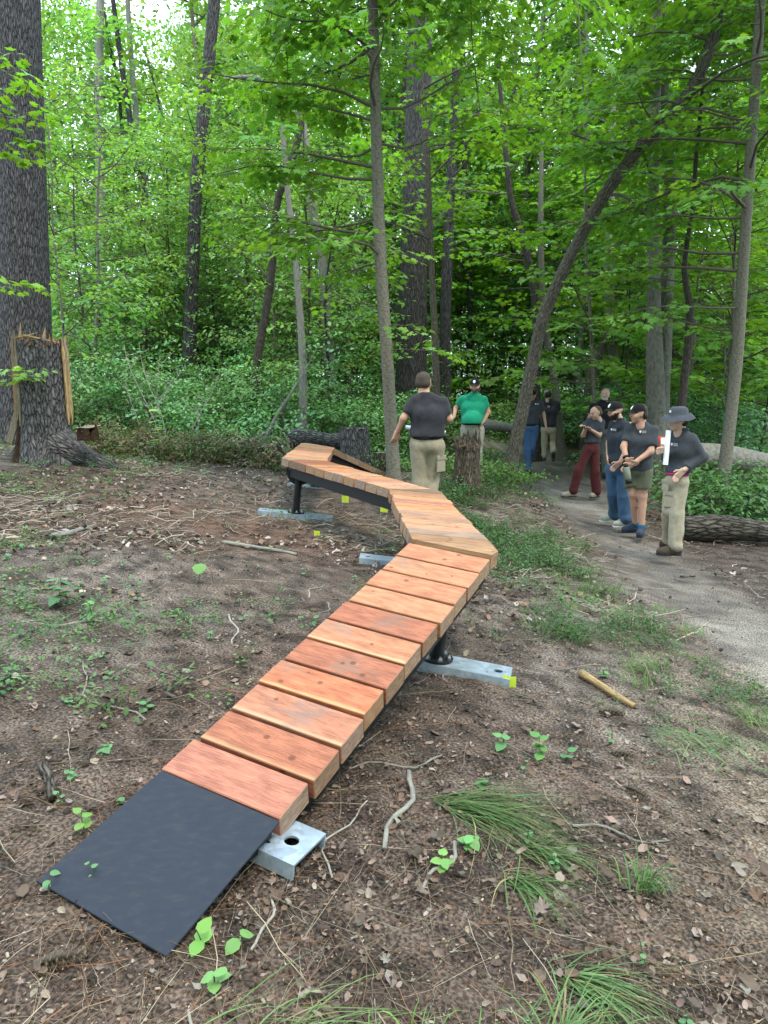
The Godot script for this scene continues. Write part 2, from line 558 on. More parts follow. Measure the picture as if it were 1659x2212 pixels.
# a leafy branch: limb tube into mb, sprays in a flat fan along it
func leaf_branch(mb: MB, cr: Crown, a: Vector3, dir: Vector3, l: float, r0: float, tint: Color, sz: float, gap: float, up := 0.12, bare := 0.25) -> void:
	var b := a + dir * l
	var pts := curve(a, b, up, 5, 0.05)
	mb.tube(pts, tapered(6, r0, 0.004), 5, Color.WHITE, null, 0.0, false)
	var n := int(l / gap)
	for i in n:
		var f := lerpf(bare, 1.0, (i + rng.randf()) / n)
		var g := f * 5.0
		var k := mini(int(g), 4)
		var pos := pts[k].lerp(pts[k + 1], g - k)
		var tn := (pts[k + 1] - pts[k]).normalized()
		var sd := 1.0 if i % 2 == 0 else -1.0
		var side := tn.cross(Vector3.UP).normalized() * sd
		var sl := l * 0.42 * (1.15 - f) * rng.randf_range(0.5, 1.1) + 0.12
		var sdir := (side + tn * rng.randf_range(0.3, 0.9) + Vector3(0, rng.randf_range(-0.2, 0.12), 0)).normalized()
		mb.tube(PackedVector3Array([pos, pos + sdir * sl]), PackedFloat32Array([maxf(0.004, r0 * 0.35 * (1.0 - f)), 0.002]), 3, Color.WHITE, null, 0.0, false)
		var m := maxi(1, int(sl / (gap * 1.15)))
		for j in m:
			var e := pos + sdir * sl * (j + 0.4) / m
			var jd := (sdir + tn * rng.randf_range(-0.7, 0.7) * (0.0 if j == m - 1 else 1.0)).normalized()
			spray_at(cr, e + Vector3(0, rng.randf_range(-0.05, 0.04), 0), jd + Vector3(0, rng.randf_range(-0.25, 0.1), 0), sz, tint)

# a tree whose trunk follows given places; branches leave it between two heights
func tree(called: String, label: String, pts: PackedVector3Array, r: PackedFloat32Array, bark: StandardMaterial3D, opt := {}) -> Node3D:
	var root := thing(called, label, opt.get("category", "tree"), pts[0], opt.get("group", ""))
	var local := PackedVector3Array()
	# resample the path smoothly
	var cv := Curve3D.new()
	for i in pts.size():
		var tan := (pts[mini(i + 1, pts.size() - 1)] - pts[maxi(i - 1, 0)]) * 0.16
		cv.add_point(pts[i] - pts[0], -tan, tan)
	cv.bake_interval = 0.05
	var len := cv.get_baked_length()
	var n := maxi(6, int(len / opt.get("step", 0.35)))
	var rr := PackedFloat32Array()
	var flare: float = opt.get("flare", 0.5)
	for i in n + 1:
		var f := i / float(n)
		var q := cv.sample_baked(f * len)
		local.append(q)
		var g := f * (r.size() - 1)
		var k := mini(int(g), r.size() - 2)
		rr.append(lerpf(r[k], r[k + 1], g - k) * (1.0 + flare * exp(-f * len / (r[0] * 1.6))))
	local.insert(0, local[0] - Vector3(0, 0.3, 0)); rr.insert(0, rr[0] * 1.1)
	var mb := MB.new()
	mb.tube(local, rr, opt.get("sides", 14), Color.WHITE, nz2, opt.get("rough", 0.12))
	put("trunk", mb.mesh(true), bark, root)
	var spec: Array = opt.get("branches", [])
	if spec.size():
		var lb := MB.new()
		var cr := Crown.new()
		for s in spec:   # {n, y0, y1, len, sz, gap, tint, az0, az1, rise, up}
			for i in s.n:
				var h := lerpf(s.y0, s.y1, (i + rng.randf()) / s.n)
				var k := 1
				while k < local.size() - 2 and local[k + 1].y < h:
					k += 1
				var a := local[k].lerp(local[k + 1], clampf((h - local[k].y) / maxf(0.01, local[k + 1].y - local[k].y), 0.0, 1.0))
				var az := rng.randf_range(s.get("az0", 0.0), s.get("az1", TAU))
				var dir := Vector3(cos(az), rng.randf_range(s.get("rise0", 0.0), s.get("rise1", 0.45)), -sin(az)).normalized()
				var l: float = s.len * rng.randf_range(0.65, 1.15)
				leaf_branch(lb, cr, a, dir, l, clampf(l * 0.011, 0.008, rr[k] * 0.6), vary(s.tint, 0.12), s.get("sz", 1.0), s.get("gap", 0.3), s.get("up", 0.04), s.get("bare", 0.25))
		var bm := lb.mesh(true)
		if bm.get_surface_count():
			tag(put("branches", bm, opt.get("branch_mat", bark), root), "", "", "", "stuff")
		put_crown(cr, opt.get("leaf", "maple"), root, "crown", opt.get("leaf_mat", "leaf"))
	return root

# a bush or sapling without a main trunk: several stems, sprays through the volume
func bush(called: String, label: String, p: Vector3, h: float, rad: float, count: int, kind: String, tint: Color, group: String, sz := 1.0, stems := 5, category := "shrub", mat_ := "leaf_shrub") -> Node3D:
	var root := thing(called, label, category, p, group)
	var lb := MB.new()
	var cr := Crown.new()
	var tips := []
	for i in stems:
		var az := rng.randf() * TAU
		var tip := Vector3(cos(az) * rad * rng.randf_range(0.2, 0.85), h * rng.randf_range(0.65, 1.0), sin(az) * rad * rng.randf_range(0.2, 0.85))
		var pts := curve(Vector3(cos(az), 0, sin(az)) * 0.08, tip, 0.03, 5, 0.05)
		lb.tube(pts, tapered(6, 0.006 + h * 0.004, 0.003), 4, Color.WHITE, null, 0.0, false)
		tips.append(pts)
	var blobs := []
	for i in 7:
		blobs.append(Vector3(rng.randf_range(-0.7, 0.7) * rad, h * rng.randf_range(0.15, 0.9), rng.randf_range(-0.7, 0.7) * rad))
	for i in count:
		var b: Vector3 = blobs[rng.randi() % 7]
		var pos := b + Vector3(rng.randfn() * rad * 0.3, rng.randfn() * h * 0.13, rng.randfn() * rad * 0.3)
		if pos.y < 0.04:
			pos.y = rng.randf() * 0.25 * h + 0.05
		var out := Vector3(pos.x, 0, pos.z) + Vector3(rng.randfn(), 0, rng.randfn()) * rad * 0.5
		spray_at(cr, pos, out.normalized() + Vector3(0, rng.randf_range(-0.3, 0.35), 0), sz, tint, 0.6)
	tag(put("stems", lb.mesh(true), M.twig, root), "", "", "", "stuff")
	put_crown(cr, kind, root, "foliage", mat_)
	return root

# ---------------------------------------------------------------- ground
var path_line: Array[Vector3] = []   # x, z, half width

func path_dist(x: float, z: float) -> float:
	# signed: negative inside the trodden path
	var best := 1e9
	var p := Vector2(x, z)
	for i in path_line.size() - 1:
		var a := Vector2(path_line[i].x, path_line[i].y)
		var b := Vector2(path_line[i + 1].x, path_line[i + 1].y)
		var f := clampf((p - a).dot(b - a) / (b - a).length_squared(), 0.0, 1.0)
		best = minf(best, p.distance_to(a.lerp(b, f)) - lerpf(path_line[i].z, path_line[i + 1].z, f))
	return best + 0.22 * nz.get_noise_2d(x * 28.0, z * 28.0) + 0.1 * nz.get_noise_2d(x * 90.0, z * 90.0)

func soil_colour(x: float, z: float, pd: float) -> Color:
	var a := nz.get_noise_2d(x * 22.0 + 50.0, z * 22.0)
	var b := nz.get_noise_2d(x * 75.0, z * 75.0 + 9.0)
	var c := nz2.get_noise_2d(x * 9.0, z * 9.0)
	var fine := nz.get_noise_2d(x * 330.0, z * 330.0) + 0.8 * nz2.get_noise_2d(x * 800.0, z * 800.0)
	var col := Vector3(0.148, 0.116, 0.09)
	col = col.lerp(Vector3(0.085, 0.058, 0.042), clampf(0.5 + a * 1.4, 0.0, 1.0))
	# rusty needle drift across the clearing
	var drift := exp(-pow((z + 7.0 - 0.25 * x + 0.5 * c) / 0.9, 2)) * clampf(1.0 - absf(x + 1.6) / 3.6, 0.0, 1.0)
	col = col.lerp(Vector3(0.155, 0.078, 0.048), clampf(drift * (0.75 + b), 0.0, 0.85))
	col = col.lerp(Vector3(0.06, 0.042, 0.032), clamp(b * 1.1, 0.0, 0.6))
	# yellow clay to the right, near the path
	var clay := clampf(1.0 - absf(x - 1.9 + 0.15 * (z + 3.0)) / 1.0, 0.0, 1.0) * clampf((z + 6.0) / 2.0, 0.0, 1.0)
	col = col.lerp(Vector3(0.2, 0.15, 0.1), clampf(clay * (0.55 + a + 0.5 * b), 0.0, 0.85))
	var m := smoothstep(0.5, -0.4, pd + fine * 0.25)
	var dust := Vector3(0.14, 0.115, 0.09).lerp(Vector3(0.34, 0.29, 0.225), clampf(0.2 + a * 1.9 + b * 0.8, 0.0, 1.0))
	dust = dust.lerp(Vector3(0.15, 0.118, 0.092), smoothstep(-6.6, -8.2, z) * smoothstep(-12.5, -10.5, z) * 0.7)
	col = col.lerp(dust * 0.9, m)
	col *= clampf(1.0 + fine * 1.1 * (1.0 - 0.55 * m), 0.35, 1.9)
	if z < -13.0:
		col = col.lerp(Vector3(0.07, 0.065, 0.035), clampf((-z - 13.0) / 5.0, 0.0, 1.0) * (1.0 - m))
	return Color(col.x * 1.5, col.y * 1.56, col.z * 1.68)

func axis(lo: float, a: float, b: float, hi: float, fine: float) -> PackedFloat32Array:
	var v := PackedFloat32Array()
	var x := a
	var d := fine
	while x > lo:
		v.insert(0, x); d *= 1.18; x -= d
	v.insert(0, lo)
	x = a + fine
	while x < b:
		v.append(x); x += fine
	d = fine
	while x < hi:
		v.append(x); d *= 1.18; x += d
	v.append(hi)
	return v

func make_ground() -> void:
	for q in [[2660, 0, 2.6, 0.3], [2160, 0, 3.4, 0.3], [1730, 0, 4.8, 0.36], [1548, 0, 6.1, 0.38], [1424, 0, 7.9, 0.4], [1340, 0, 9.4, 0.42], [1262, 0, 12.2, 0.55], [1225, 1035, 15.0, 0.85], [1190, 1005, 17.5, 0.9], [1090, 965, 21.5, 1.0], [960, 940, 25.0, 1.0]]:
		var p := gat(q[0], q[2])
		path_line.append(Vector3(p.x, p.z, q[3]))
	var xs := axis(-160.0, -4.2, 5.6, 160.0, 0.075)
	var zs := axis(-220.0, -12.5, 0.6, 30.0, 0.075)
	var g := MB.new()
	var w := MB.new()
	var ids := {}
	var nx := xs.size()
	var pds := PackedFloat32Array()
	var pos := PackedVector3Array()
	var cols := PackedColorArray()
	for z in zs:
		for x in xs:
			var pd := path_dist(x, z) if absf(x) < 14.0 and z > -30.0 else 9.0
			pds.append(pd)
			var y := gy(x, z)
			if pd < 0.9:
				y -= 0.05 * smoothstep(0.7, -0.3, pd)
			y += (0.016 * nz2.get_noise_2d(x * 170.0, z * 170.0) + 0.013 * nz.get_noise_2d(x * 260.0, z * 260.0)) * (0.35 + 0.65 * smoothstep(-0.1, 0.4, pd))
			pos.append(Vector3(x, y, z))
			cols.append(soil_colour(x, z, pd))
	for mb in [g, w]:
		mb.v = pos.duplicate(); mb.c = cols.duplicate()
		mb.uv.resize(pos.size())
	for j in zs.size() - 1:
		for i in nx - 1:
			var a := j * nx + i
			var inside := pds[a] + pds[a + 1] + pds[a + nx] + pds[a + nx + 1] < 0.0
			var mb: MB = w if inside else g
			mb.q(a, a + 1, a + nx + 1, a + nx)
	g.smooth()
	w.n = g.n.duplicate()
	# shared normals, so the seam between soil and path does not show
	var all := MB.new()
	all.v = pos; all.ix = g.ix.duplicate(); all.ix.append_array(w.ix)
	all.smooth()
	g.n = all.n; w.n = all.n.duplicate()
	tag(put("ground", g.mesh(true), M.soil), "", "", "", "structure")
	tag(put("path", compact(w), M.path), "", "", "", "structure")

func compact(mb: MB) -> ArrayMesh:
	var o := MB.new()
	var map := {}
	for i in mb.ix:
		if not map.has(i):
			map[i] = o.p(mb.v[i], Vector2.ZERO, mb.c[i])
			o.n.append(mb.n[i])
		o.ix.append(map[i])
	return o.mesh(true)

func on_ground(x: float, z: float, up := 0.0) -> Vector3:
	return Vector3(x, gy(x, z) + up, z)

# a random place in the clearing, denser near the camera
func litter_spot() -> Vector3:
	var d := 1.15 + 12.5 * pow(rng.randf(), 1.7)
	var x := rng.randf_range(-0.62, 0.66) * (d + 0.6)
	return on_ground(x, -d)

func make_litter() -> void:
	var browns := [Color(0.17, 0.122, 0.095), Color(0.24, 0.18, 0.145), Color(0.12, 0.085, 0.066), Color(0.27, 0.22, 0.18), Color(0.17, 0.11, 0.082), Color(0.1, 0.075, 0.06)]
	# dead leaves, curled
	for k in 3:
		var mb := MB.new()
		var ol := maple_outline() if k == 0 else PackedVector2Array([Vector2(0, 1.0), Vector2(0.22, 0.75), Vector2(0.3, 0.42), Vector2(0.16, 0.1), Vector2(-0.2, 0.16), Vector2(-0.32, 0.5), Vector2(-0.2, 0.8)])
		var ci := mb.p(Vector3(0, 0, -0.45), Vector2.ZERO, Color.WHITE)
		for o in ol:
			mb.p(Vector3(o.x * 0.9, 0.55 * o.x * o.x + rng.randf_range(0.0, 0.14), -o.y), Vector2.ZERO, Color.WHITE * rng.randf_range(0.75, 1.1))
		for i in ol.size():
			mb.t(ci, 1 + i, 1 + (i + 1) % ol.size())
		var xf := []
		var co := PackedColorArray()
		for i in [1800, 6500, 6500][k]:
			var p := litter_spot()
			if path_dist(p.x, p.z) < 0.1 and rng.randf() < 0.6:
				continue
			var dense := nz.get_noise_2d(p.x * 30.0, p.z * 30.0 + 70.0)
			if dense < -0.1 and rng.randf() < 0.6:
				continue
			var b := Basis(Vector3.UP, rng.randf() * TAU) * Basis(Vector3.RIGHT, rng.randf_range(-0.5, 0.5)) * Basis(Vector3.BACK, rng.randf_range(-0.5, 0.5))
			var s := rng.randf_range(0.012, 0.034) if rng.randf() < 0.9 else rng.randf_range(0.04, 0.07)
			xf.append(Transform3D(b.scaled_local(Vector3(s, s * rng.randf_range(0.6, 1.8), s)), p + Vector3(0, 0.012, 0)))
			co.append(vary(browns[rng.randi() % 6], 0.25))
		many("fallen_leaves", mb.mesh(), M.litter, xf, co)
	# bigger pale leaves and bark scraps towards the back of the clearing
	var scrap := MB.new()
	var so := PackedVector2Array([Vector2(0, 1.0), Vector2(0.3, 0.75), Vector2(0.34, 0.4), Vector2(0.12, 0.05), Vector2(-0.24, 0.16), Vector2(-0.36, 0.55), Vector2(-0.16, 0.8)])
	scrap.p(Vector3(0, 0, -0.45), Vector2.ZERO, Color.WHITE)
	for o in so:
		scrap.p(Vector3(o.x, 0.9 * o.x * o.x + rng.randf_range(0.0, 0.16), -o.y), Vector2.ZERO, Color.WHITE)
	for i in so.size():
		scrap.t(0, 1 + i, 1 + (i + 1) % so.size())
	var sx := []
	var sc2 := PackedColorArray()
	for i in 9000:
		var d := rng.randf_range(4.5, 14.0)
		var x := rng.randf_range(-0.64, 0.6) * d
		var pd := path_dist(x, -d)
		var dn := nz.get_noise_2d(x * 35.0 + 300.0, -d * 35.0) + clampf((d - 9.5) / 4.0, 0.0, 0.5) + (0.2 if x < -0.3 * d else 0.0)
		if pd < 0.1 or dn < 0.0 + 0.12 * rng.randf():
			continue
		var b := Basis(Vector3.UP, rng.randf() * TAU) * Basis(Vector3.RIGHT, rng.randf_range(-0.7, 0.7)) * Basis(Vector3.BACK, rng.randf_range(-0.7, 0.7))
		var s := rng.randf_range(0.03, 0.075)
		sx.append(Transform3D(b.scaled_local(Vector3(s, s * 1.5, s)), on_ground(x, -d, 0.015)))
		sc2.append(vary([Color(0.25, 0.2, 0.165), Color(0.36, 0.31, 0.27), Color(0.16, 0.115, 0.09), Color(0.1, 0.072, 0.056), Color(0.22, 0.15, 0.11)][rng.randi() % 5], 0.3))
	many("fallen_leaves", scrap.mesh(), M.litter, sx, sc2)
	# wood chips and crumbs
	var chip := MB.new()
	chip.box(Transform3D.IDENTITY, Vector3(1, 0.35, 0.5), 0.08)
	var xf := []
	var co := PackedColorArray()
	for i in 26000:
		var p := litter_spot()
		var s := rng.randf_range(0.003, 0.008) * (1.0 if rng.randf() < 0.9 else 1.9)
		var b := Basis.from_euler(Vector3(rng.randf_range(-0.6, 0.6), rng.randf() * TAU, rng.randf_range(-0.6, 0.6)))
		xf.append(Transform3D(b.scaled_local(Vector3.ONE * s), p + Vector3(0, 0.006, 0)))
		co.append(vary(Color(0.34, 0.27, 0.19) if rng.randf() < 0.4 else browns[rng.randi() % 6] * 0.7, 0.3))
	many("wood_chips", chip.mesh(), M.litter, xf, co)
	# clods of earth
	var clod := MB.new()
	var sp := SphereMesh.new()
	sp.radial_segments = 8; sp.rings = 5
	var arr := sp.get_mesh_arrays()
	for q in arr[Mesh.ARRAY_VERTEX]:
		clod.p(q * (1.0 + 0.5 * nz2.get_noise_3d(q.x * 90.0, q.y * 90.0, q.z * 90.0)), Vector2.ZERO, Color.WHITE)
	clod.ix = arr[Mesh.ARRAY_INDEX]
	xf = []; co = PackedColorArray()
	for i in 6000:
		var p := litter_spot()
		if path_dist(p.x, p.z) < 0.0 and rng.randf() < 0.8:
			continue
		var s := rng.randf_range(0.006, 0.02) * (1.0 if rng.randf() < 0.92 else 2.0)
		xf.append(Transform3D(Basis.from_euler(Vector3(0, rng.randf() * TAU, rng.randf())).scaled_local(Vector3(s, s * 0.7, s * rng.randf_range(0.8, 1.3))), p + Vector3(0, 0.004, 0)))
		var sc := soil_colour(p.x, p.z, 1.0)
		co.append(vary(Color(sc.r * 0.5, sc.g * 0.5, sc.b * 0.5), 0.3))
	many("soil_crumbs", clod.mesh(true), M.litter, xf, co)
	# twigs, needles and roots
	for k in 3:
		var mb := MB.new()
		var pts := PackedVector3Array()
		for i in 6:
			pts.append(Vector3(rng.randf_range(-0.09, 0.09) * (0 if i == 0 else 1), 0.05 * sin(i * 1.3 + k), i / 5.0 - 0.5))
		mb.tube(pts, PackedFloat32Array([0.011, 0.012, 0.01, 0.009, 0.007, 0.004]), 4)
		if k > 0:
			mb.tube(PackedVector3Array([pts[2], pts[2] + Vector3(0.12, 0.06, 0.2)]), PackedFloat32Array([0.007, 0.003]), 3)
		xf = []; co = PackedColorArray()
		for i in 9000:
			var p := litter_spot()
			if path_dist(p.x, p.z) < 0.0 and rng.randf() < 0.85:
				continue
			var l := rng.randf_range(0.03, 0.13) if rng.randf() < 0.94 else rng.randf_range(0.2, 0.5)
			var th := 0.22 + 0.02 / l
			xf.append(Transform3D(Basis.from_euler(Vector3(rng.randf_range(-0.15, 0.15), rng.randf() * TAU, 0)).scaled_local(Vector3(l * th, l * th, l)), p + Vector3(0, 0.012, 0)))
			co.append(vary([Color(0.2, 0.145, 0.1), Color(0.36, 0.29, 0.21), Color(0.12, 0.075, 0.05), Color(0.26, 0.13, 0.07)][rng.randi() % 4], 0.3))
		for i in 1700:
			var d := rng.randf_range(5.0, 13.5)
			var x := rng.randf_range(-0.64, 0.55) * d
			if path_dist(x, -d) < 0.1 or nz.get_noise_2d(x * 30.0, -d * 30.0 + 200.0) < 0.0:
				continue
			var l := rng.randf_range(0.15, 0.6)
			xf.append(Transform3D(Basis.from_euler(Vector3(rng.randf_range(-0.2, 0.2), rng.randf() * TAU, 0)).scaled_local(Vector3(0.35 * l + 0.2, 0.35 * l + 0.2, l)), on_ground(x, -d, 0.02)))
			co.append(vary([Color(0.2, 0.155, 0.115), Color(0.36, 0.31, 0.25), Color(0.12, 0.085, 0.06)][rng.randi() % 3], 0.3))
		many("twigs", mb.mesh(true), M.litter, xf, co)
	# low green leaves scattered through the litter, thickest at the left and towards the undergrowth
	var cr := Crown.new()
	for i in 5200:
		var d := rng.randf_range(3.0, 14.0)
		var x := rng.randf_range(-0.66, 0.4) * d
		var pd := path_dist(x, -d)
		if pd < 0.25:
			continue
		var k := 0.6 * nz2.get_noise_2d(x * 26.0, -d * 26.0) + 0.7 * nz.get_noise_2d(x * 120.0, -d * 120.0)
		var edge := clampf((-x / d - 0.25) * 2.5, 0.0, 1.0) * 0.5 + clampf((d - 8.5) / 4.0, 0.0, 1.0) * 0.55
		if k + edge < 0.42:
			continue
		spray_at(cr, on_ground(x, -d, rng.randf_range(0.02, 0.09)), Vector3(rng.randfn(), rng.randf_range(0.0, 0.5), rng.randfn()), rng.randf_range(0.2, 0.5), Color(0.12, 0.23, 0.085), 0.5)
	for k in 4:
		many("ground_cover", sprays.shrub[k], M.leaf_shrub, cr.xf[k], cr.co[k])
	# the leafy strip between boardwalk and path
	cr = Crown.new()
	for i in 5600:
		var f := rng.randf()
		var c := Vector2(1.15, -10.4).lerp(Vector2(1.9, -3.6), f)
		var x := c.x + rng.randfn() * 0.4
		var z := c.y + rng.randfn() * 0.3
		var pd := path_dist(x, z)
		if pd < 0.15 or rng.randf() < f * 0.5 or nz2.get_noise_2d(x * 60.0, z * 60.0) + 0.6 * nz.get_noise_2d(x * 190.0, z * 190.0) < -0.08 + 0.24 * f:
			continue
		spray_at(cr, on_ground(x, z, rng.randf_range(0.01, 0.1)), Vector3(rng.randfn(), rng.randf_range(0.1, 0.7), rng.randfn()), rng.randf_range(0.16, 0.42) * (1.3 - 0.5 * f), Color(0.095, 0.175, 0.07), 0.6)
	for k in 4:
		many("ground_cover", sprays.shrub[k], M.leaf_shrub, cr.xf[k], cr.co[k])

# ---------------------------------------------------------------- grass, seedlings, sticks, cones
func grass_clump(label: String, p: Vector3, count: int, l: float, spread: float, lie: float, az: float, col: Color, group := "") -> void:
	# blades that rise and fall over to one side
	var mb := MB.new()
	for i in count:
		var a := az + rng.randfn() * (0.35 + 1.2 * (1.0 - lie))
		var d := Vector3(cos(a), 0, -sin(a))
		var s := Vector3(-d.z, 0, d.x)
		var b := Vector3(rng.randfn() * spread, 0, rng.randfn() * spread * 0.7)
		var ll := l * rng.randf_range(0.55, 1.15)
		var hgt := ll * lerpf(0.75, 0.09, lie) * rng.randf_range(0.6, 1.3)
		var wd := rng.randf_range(0.0014, 0.003)
		var cc := vary(col, 0.3)
		if rng.randf() < 0.08:
			cc = Color(0.3, 0.26, 0.13)
		var prev := -1
		var bent := rng.randf_range(-0.3, 0.3)
		for k in 6:
			var f := k / 5.0
			var q := b + d * ll * f * lerpf(0.5, 1.0, lie) + s * bent * ll * f * f + Vector3(0, hgt * sin(f * PI * lerpf(0.55, 0.93, lie)) + 0.004, 0)
			var gq := p + q
			q.y += gy(gq.x, gq.z) - p.y
			var ww := wd * (1.0 - 0.9 * f * f)
			var i0 := mb.p(q - s * ww, Vector2.ZERO, cc)
			mb.p(q + s * ww + Vector3(0, ww * 0.5, 0), Vector2.ZERO, cc)
			if prev >= 0:
				mb.q(prev, i0, i0 + 1, prev + 1)
			prev = i0
	var o := put("grass_clump", mb.mesh(), M.blade)
	o.position = p
	tag(o, label, "grass", group)

var leaf_meshes := []
func seedling(label: String, p: Vector3, h: float, leaves: int, size: float, col: Color, group: String) -> void:
	if leaf_meshes.is_empty():
		for i in 4:
			var mb := MB.new()
			add_leaf(mb, 1, Transform3D(Basis.from_scale(Vector3(1.55, 1, 1)), Vector3.ZERO), 1.0, Color.WHITE)
			leaf_meshes.append(mb.mesh())
	var root := thing("seedling", label, "plant", p, group)
	var tip := Vector3(rng.randf_range(-0.3, 0.3) * h, h, rng.randf_range(-0.3, 0.3) * h)
	var mb := MB.new()
	var pts := curve(Vector3(0, -0.02, 0), tip, 0.0, 4, 0.08)
	mb.tube(pts, tapered(5, 0.003, 0.0015), 4)
	put("stem", mb.mesh(true), M.twig, root)
	for i in leaves:
		var f := lerpf(0.35, 1.0, (i + 0.5) / leaves)
		var k := mini(int(f * 4.0), 3)
		var q := pts[k].lerp(pts[k + 1], f * 4.0 - k)
		var b := Basis(Vector3.UP, i * 2.4 + rng.randf()) * Basis(Vector3.RIGHT, rng.randf_range(-0.35, 0.45))
		var o := put("leaf", leaf_meshes[rng.randi() % 4], tinted(col), root)
		o.transform = Transform3D(b.scaled_local(Vector3.ONE * size * rng.randf_range(0.75, 1.25)), q)

var tints := {}
func tinted(c: Color) -> StandardMaterial3D:
	var k := rng.randi() % 4
	var key := [c, k]
	if not tints.has(key):
		var v := vary(c, 0.25)
		var m := mat(lin(v.r, v.g, v.b), 0.5)
		m.backlight_enabled = true
		m.backlight = lin(v.r * 1.2, v.g * 1.2, v.b).lightened(0.2)
		tints[key] = m
	return tints[key]

func stick(called: String, label: String, pts: PackedVector3Array, r0: float, r1: float, m: StandardMaterial3D, category := "stick", group := "") -> MeshInstance3D:
	var mb := MB.new()
	var l := PackedVector3Array()
	for q in pts:
		l.append(q - pts[0])
	mb.tube(l, tapered(l.size(), r0, r1), 7, Color.WHITE, nz2, 0.25)
	var o := put(called, mb.mesh(true), m)
	o.position = pts[0]
	tag(o, label, category, group)
	return o

func ground_stick(called: String, label: String, x0: float, z0: float, x1: float, z1: float, r0: float, r1: float, m: StandardMaterial3D, wig := 0.04, category := "stick", group := "") -> void:
	var pts := PackedVector3Array()
	var s := Vector3(z1 - z0, 0, x0 - x1)
	for i in 9:
		var f := i / 8.0
		var off := sin(f * 5.0 + x0) * wig + sin(f * 11.0 + z0) * wig * 0.4
		var x := lerpf(x0, x1, f) + s.x * off
		var z := lerpf(z0, z1, f) + s.z * off
		pts.append(on_ground(x, z, lerpf(r0, r1, f) * 0.8 + 0.004))
	stick(called, label, pts, r0, r1, m, category, group)

func pine_cone(label: String, p: Vector3, l: float, az: float) -> void:
	var root := thing("pine_cone", label, "pine cone", p + Vector3(0, l * 0.18, 0))
	root.rotation.y = az
	var core := MB.new()
	core.tube(PackedVector3Array([Vector3(0, 0, -l * 0.5), Vector3(0, 0.01, -l * 0.1), Vector3(0, 0, l * 0.45)]), PackedFloat32Array([l * 0.06, l * 0.1, l * 0.03]), 6)
	put("core", core.mesh(true), M.twig, root)
	var mb := MB.new()
	for i in 60:
		var f := i / 60.0
		var a := i * 2.4
		var r := l * 0.2 * sin(PI * (0.18 + 0.74 * f))
		var d := Vector3(cos(a), sin(a), 0)
		var b := Vector3(0, 0, -l * 0.46 + l * 0.9 * f)
		var t := Vector3(-sin(a), cos(a), 0) * l * 0.075
		var cc := Color(0.16, 0.11, 0.075)
		var e := Color(0.3, 0.23, 0.17)
		var i0 := mb.p(b, Vector2.ZERO, cc)
		mb.p(b + d * r - t + Vector3(0, 0, l * 0.07), Vector2.ZERO, cc); mb.p(b + d * r * 1.15 + Vector3(0, 0, l * 0.1), Vector2.ZERO, e); mb.p(b + d * r + t + Vector3(0, 0, l * 0.07), Vector2.ZERO, cc)
		mb.q(i0, i0 + 1, i0 + 2, i0 + 3)
	tag(put("scales", mb.mesh(), M.litter, root), "", "", "", "stuff")

# ---------------------------------------------------------------- the boardwalk
const DW := 0.52          # deck width
const TH := 0.089         # plank thickness

func cell_uv(i: int) -> Rect2:
	var cx := i % 4
	var cy := (i / 4) % 10
	return Rect2(cx * 0.25 + 0.006, cy * 0.1 + 0.004, 0.238, 0.092)

func frame_of(a: Vector3, b: Vector3) -> Basis:   # x across to the right of the walker, -z ahead, y up from the surface
	var f := (b - a).normalized()
	var r := f.cross(Vector3.UP).normalized()
	return Basis(r, r.cross(f), -f)

func channel_base(root: Node3D, c: Vector3, along: Vector3, l: float, w := 0.2, h := 0.06) -> void:
	# galvanised channel, open below, with a hole near each end
	var box := CSGBox3D.new()
	box.size = Vector3(l, h, w)
	box.name = numbered(root, "base_plate")
	box.material = M.galv
	var inner := CSGBox3D.new()
	inner.size = Vector3(l + 0.02, h, w - 0.016)
	inner.position.y = -0.008
	inner.operation = CSGShape3D.OPERATION_SUBTRACTION
	inner.material = M.galv
	box.add_child(inner)
	for s in [-1.0, 1.0]:
		for e in [[0.075, 0.026, 0.0], [0.135, 0.008, 0.05]]:
			var hole := CSGCylinder3D.new()
			hole.radius = e[1]; hole.height = 0.2; hole.sides = 20
			hole.position = Vector3(s * (l * 0.5 - e[0]), 0, e[2])
			hole.operation = CSGShape3D.OPERATION_SUBTRACTION
			hole.material = M.galv
			box.add_child(hole)
	root.add_child(box, true)
	var x := along.normalized()
	var z := x.cross(Vector3.UP).normalized()
	box.transform = Transform3D(Basis(x, z.cross(x), z), c + Vector3(0, h * 0.5, 0))

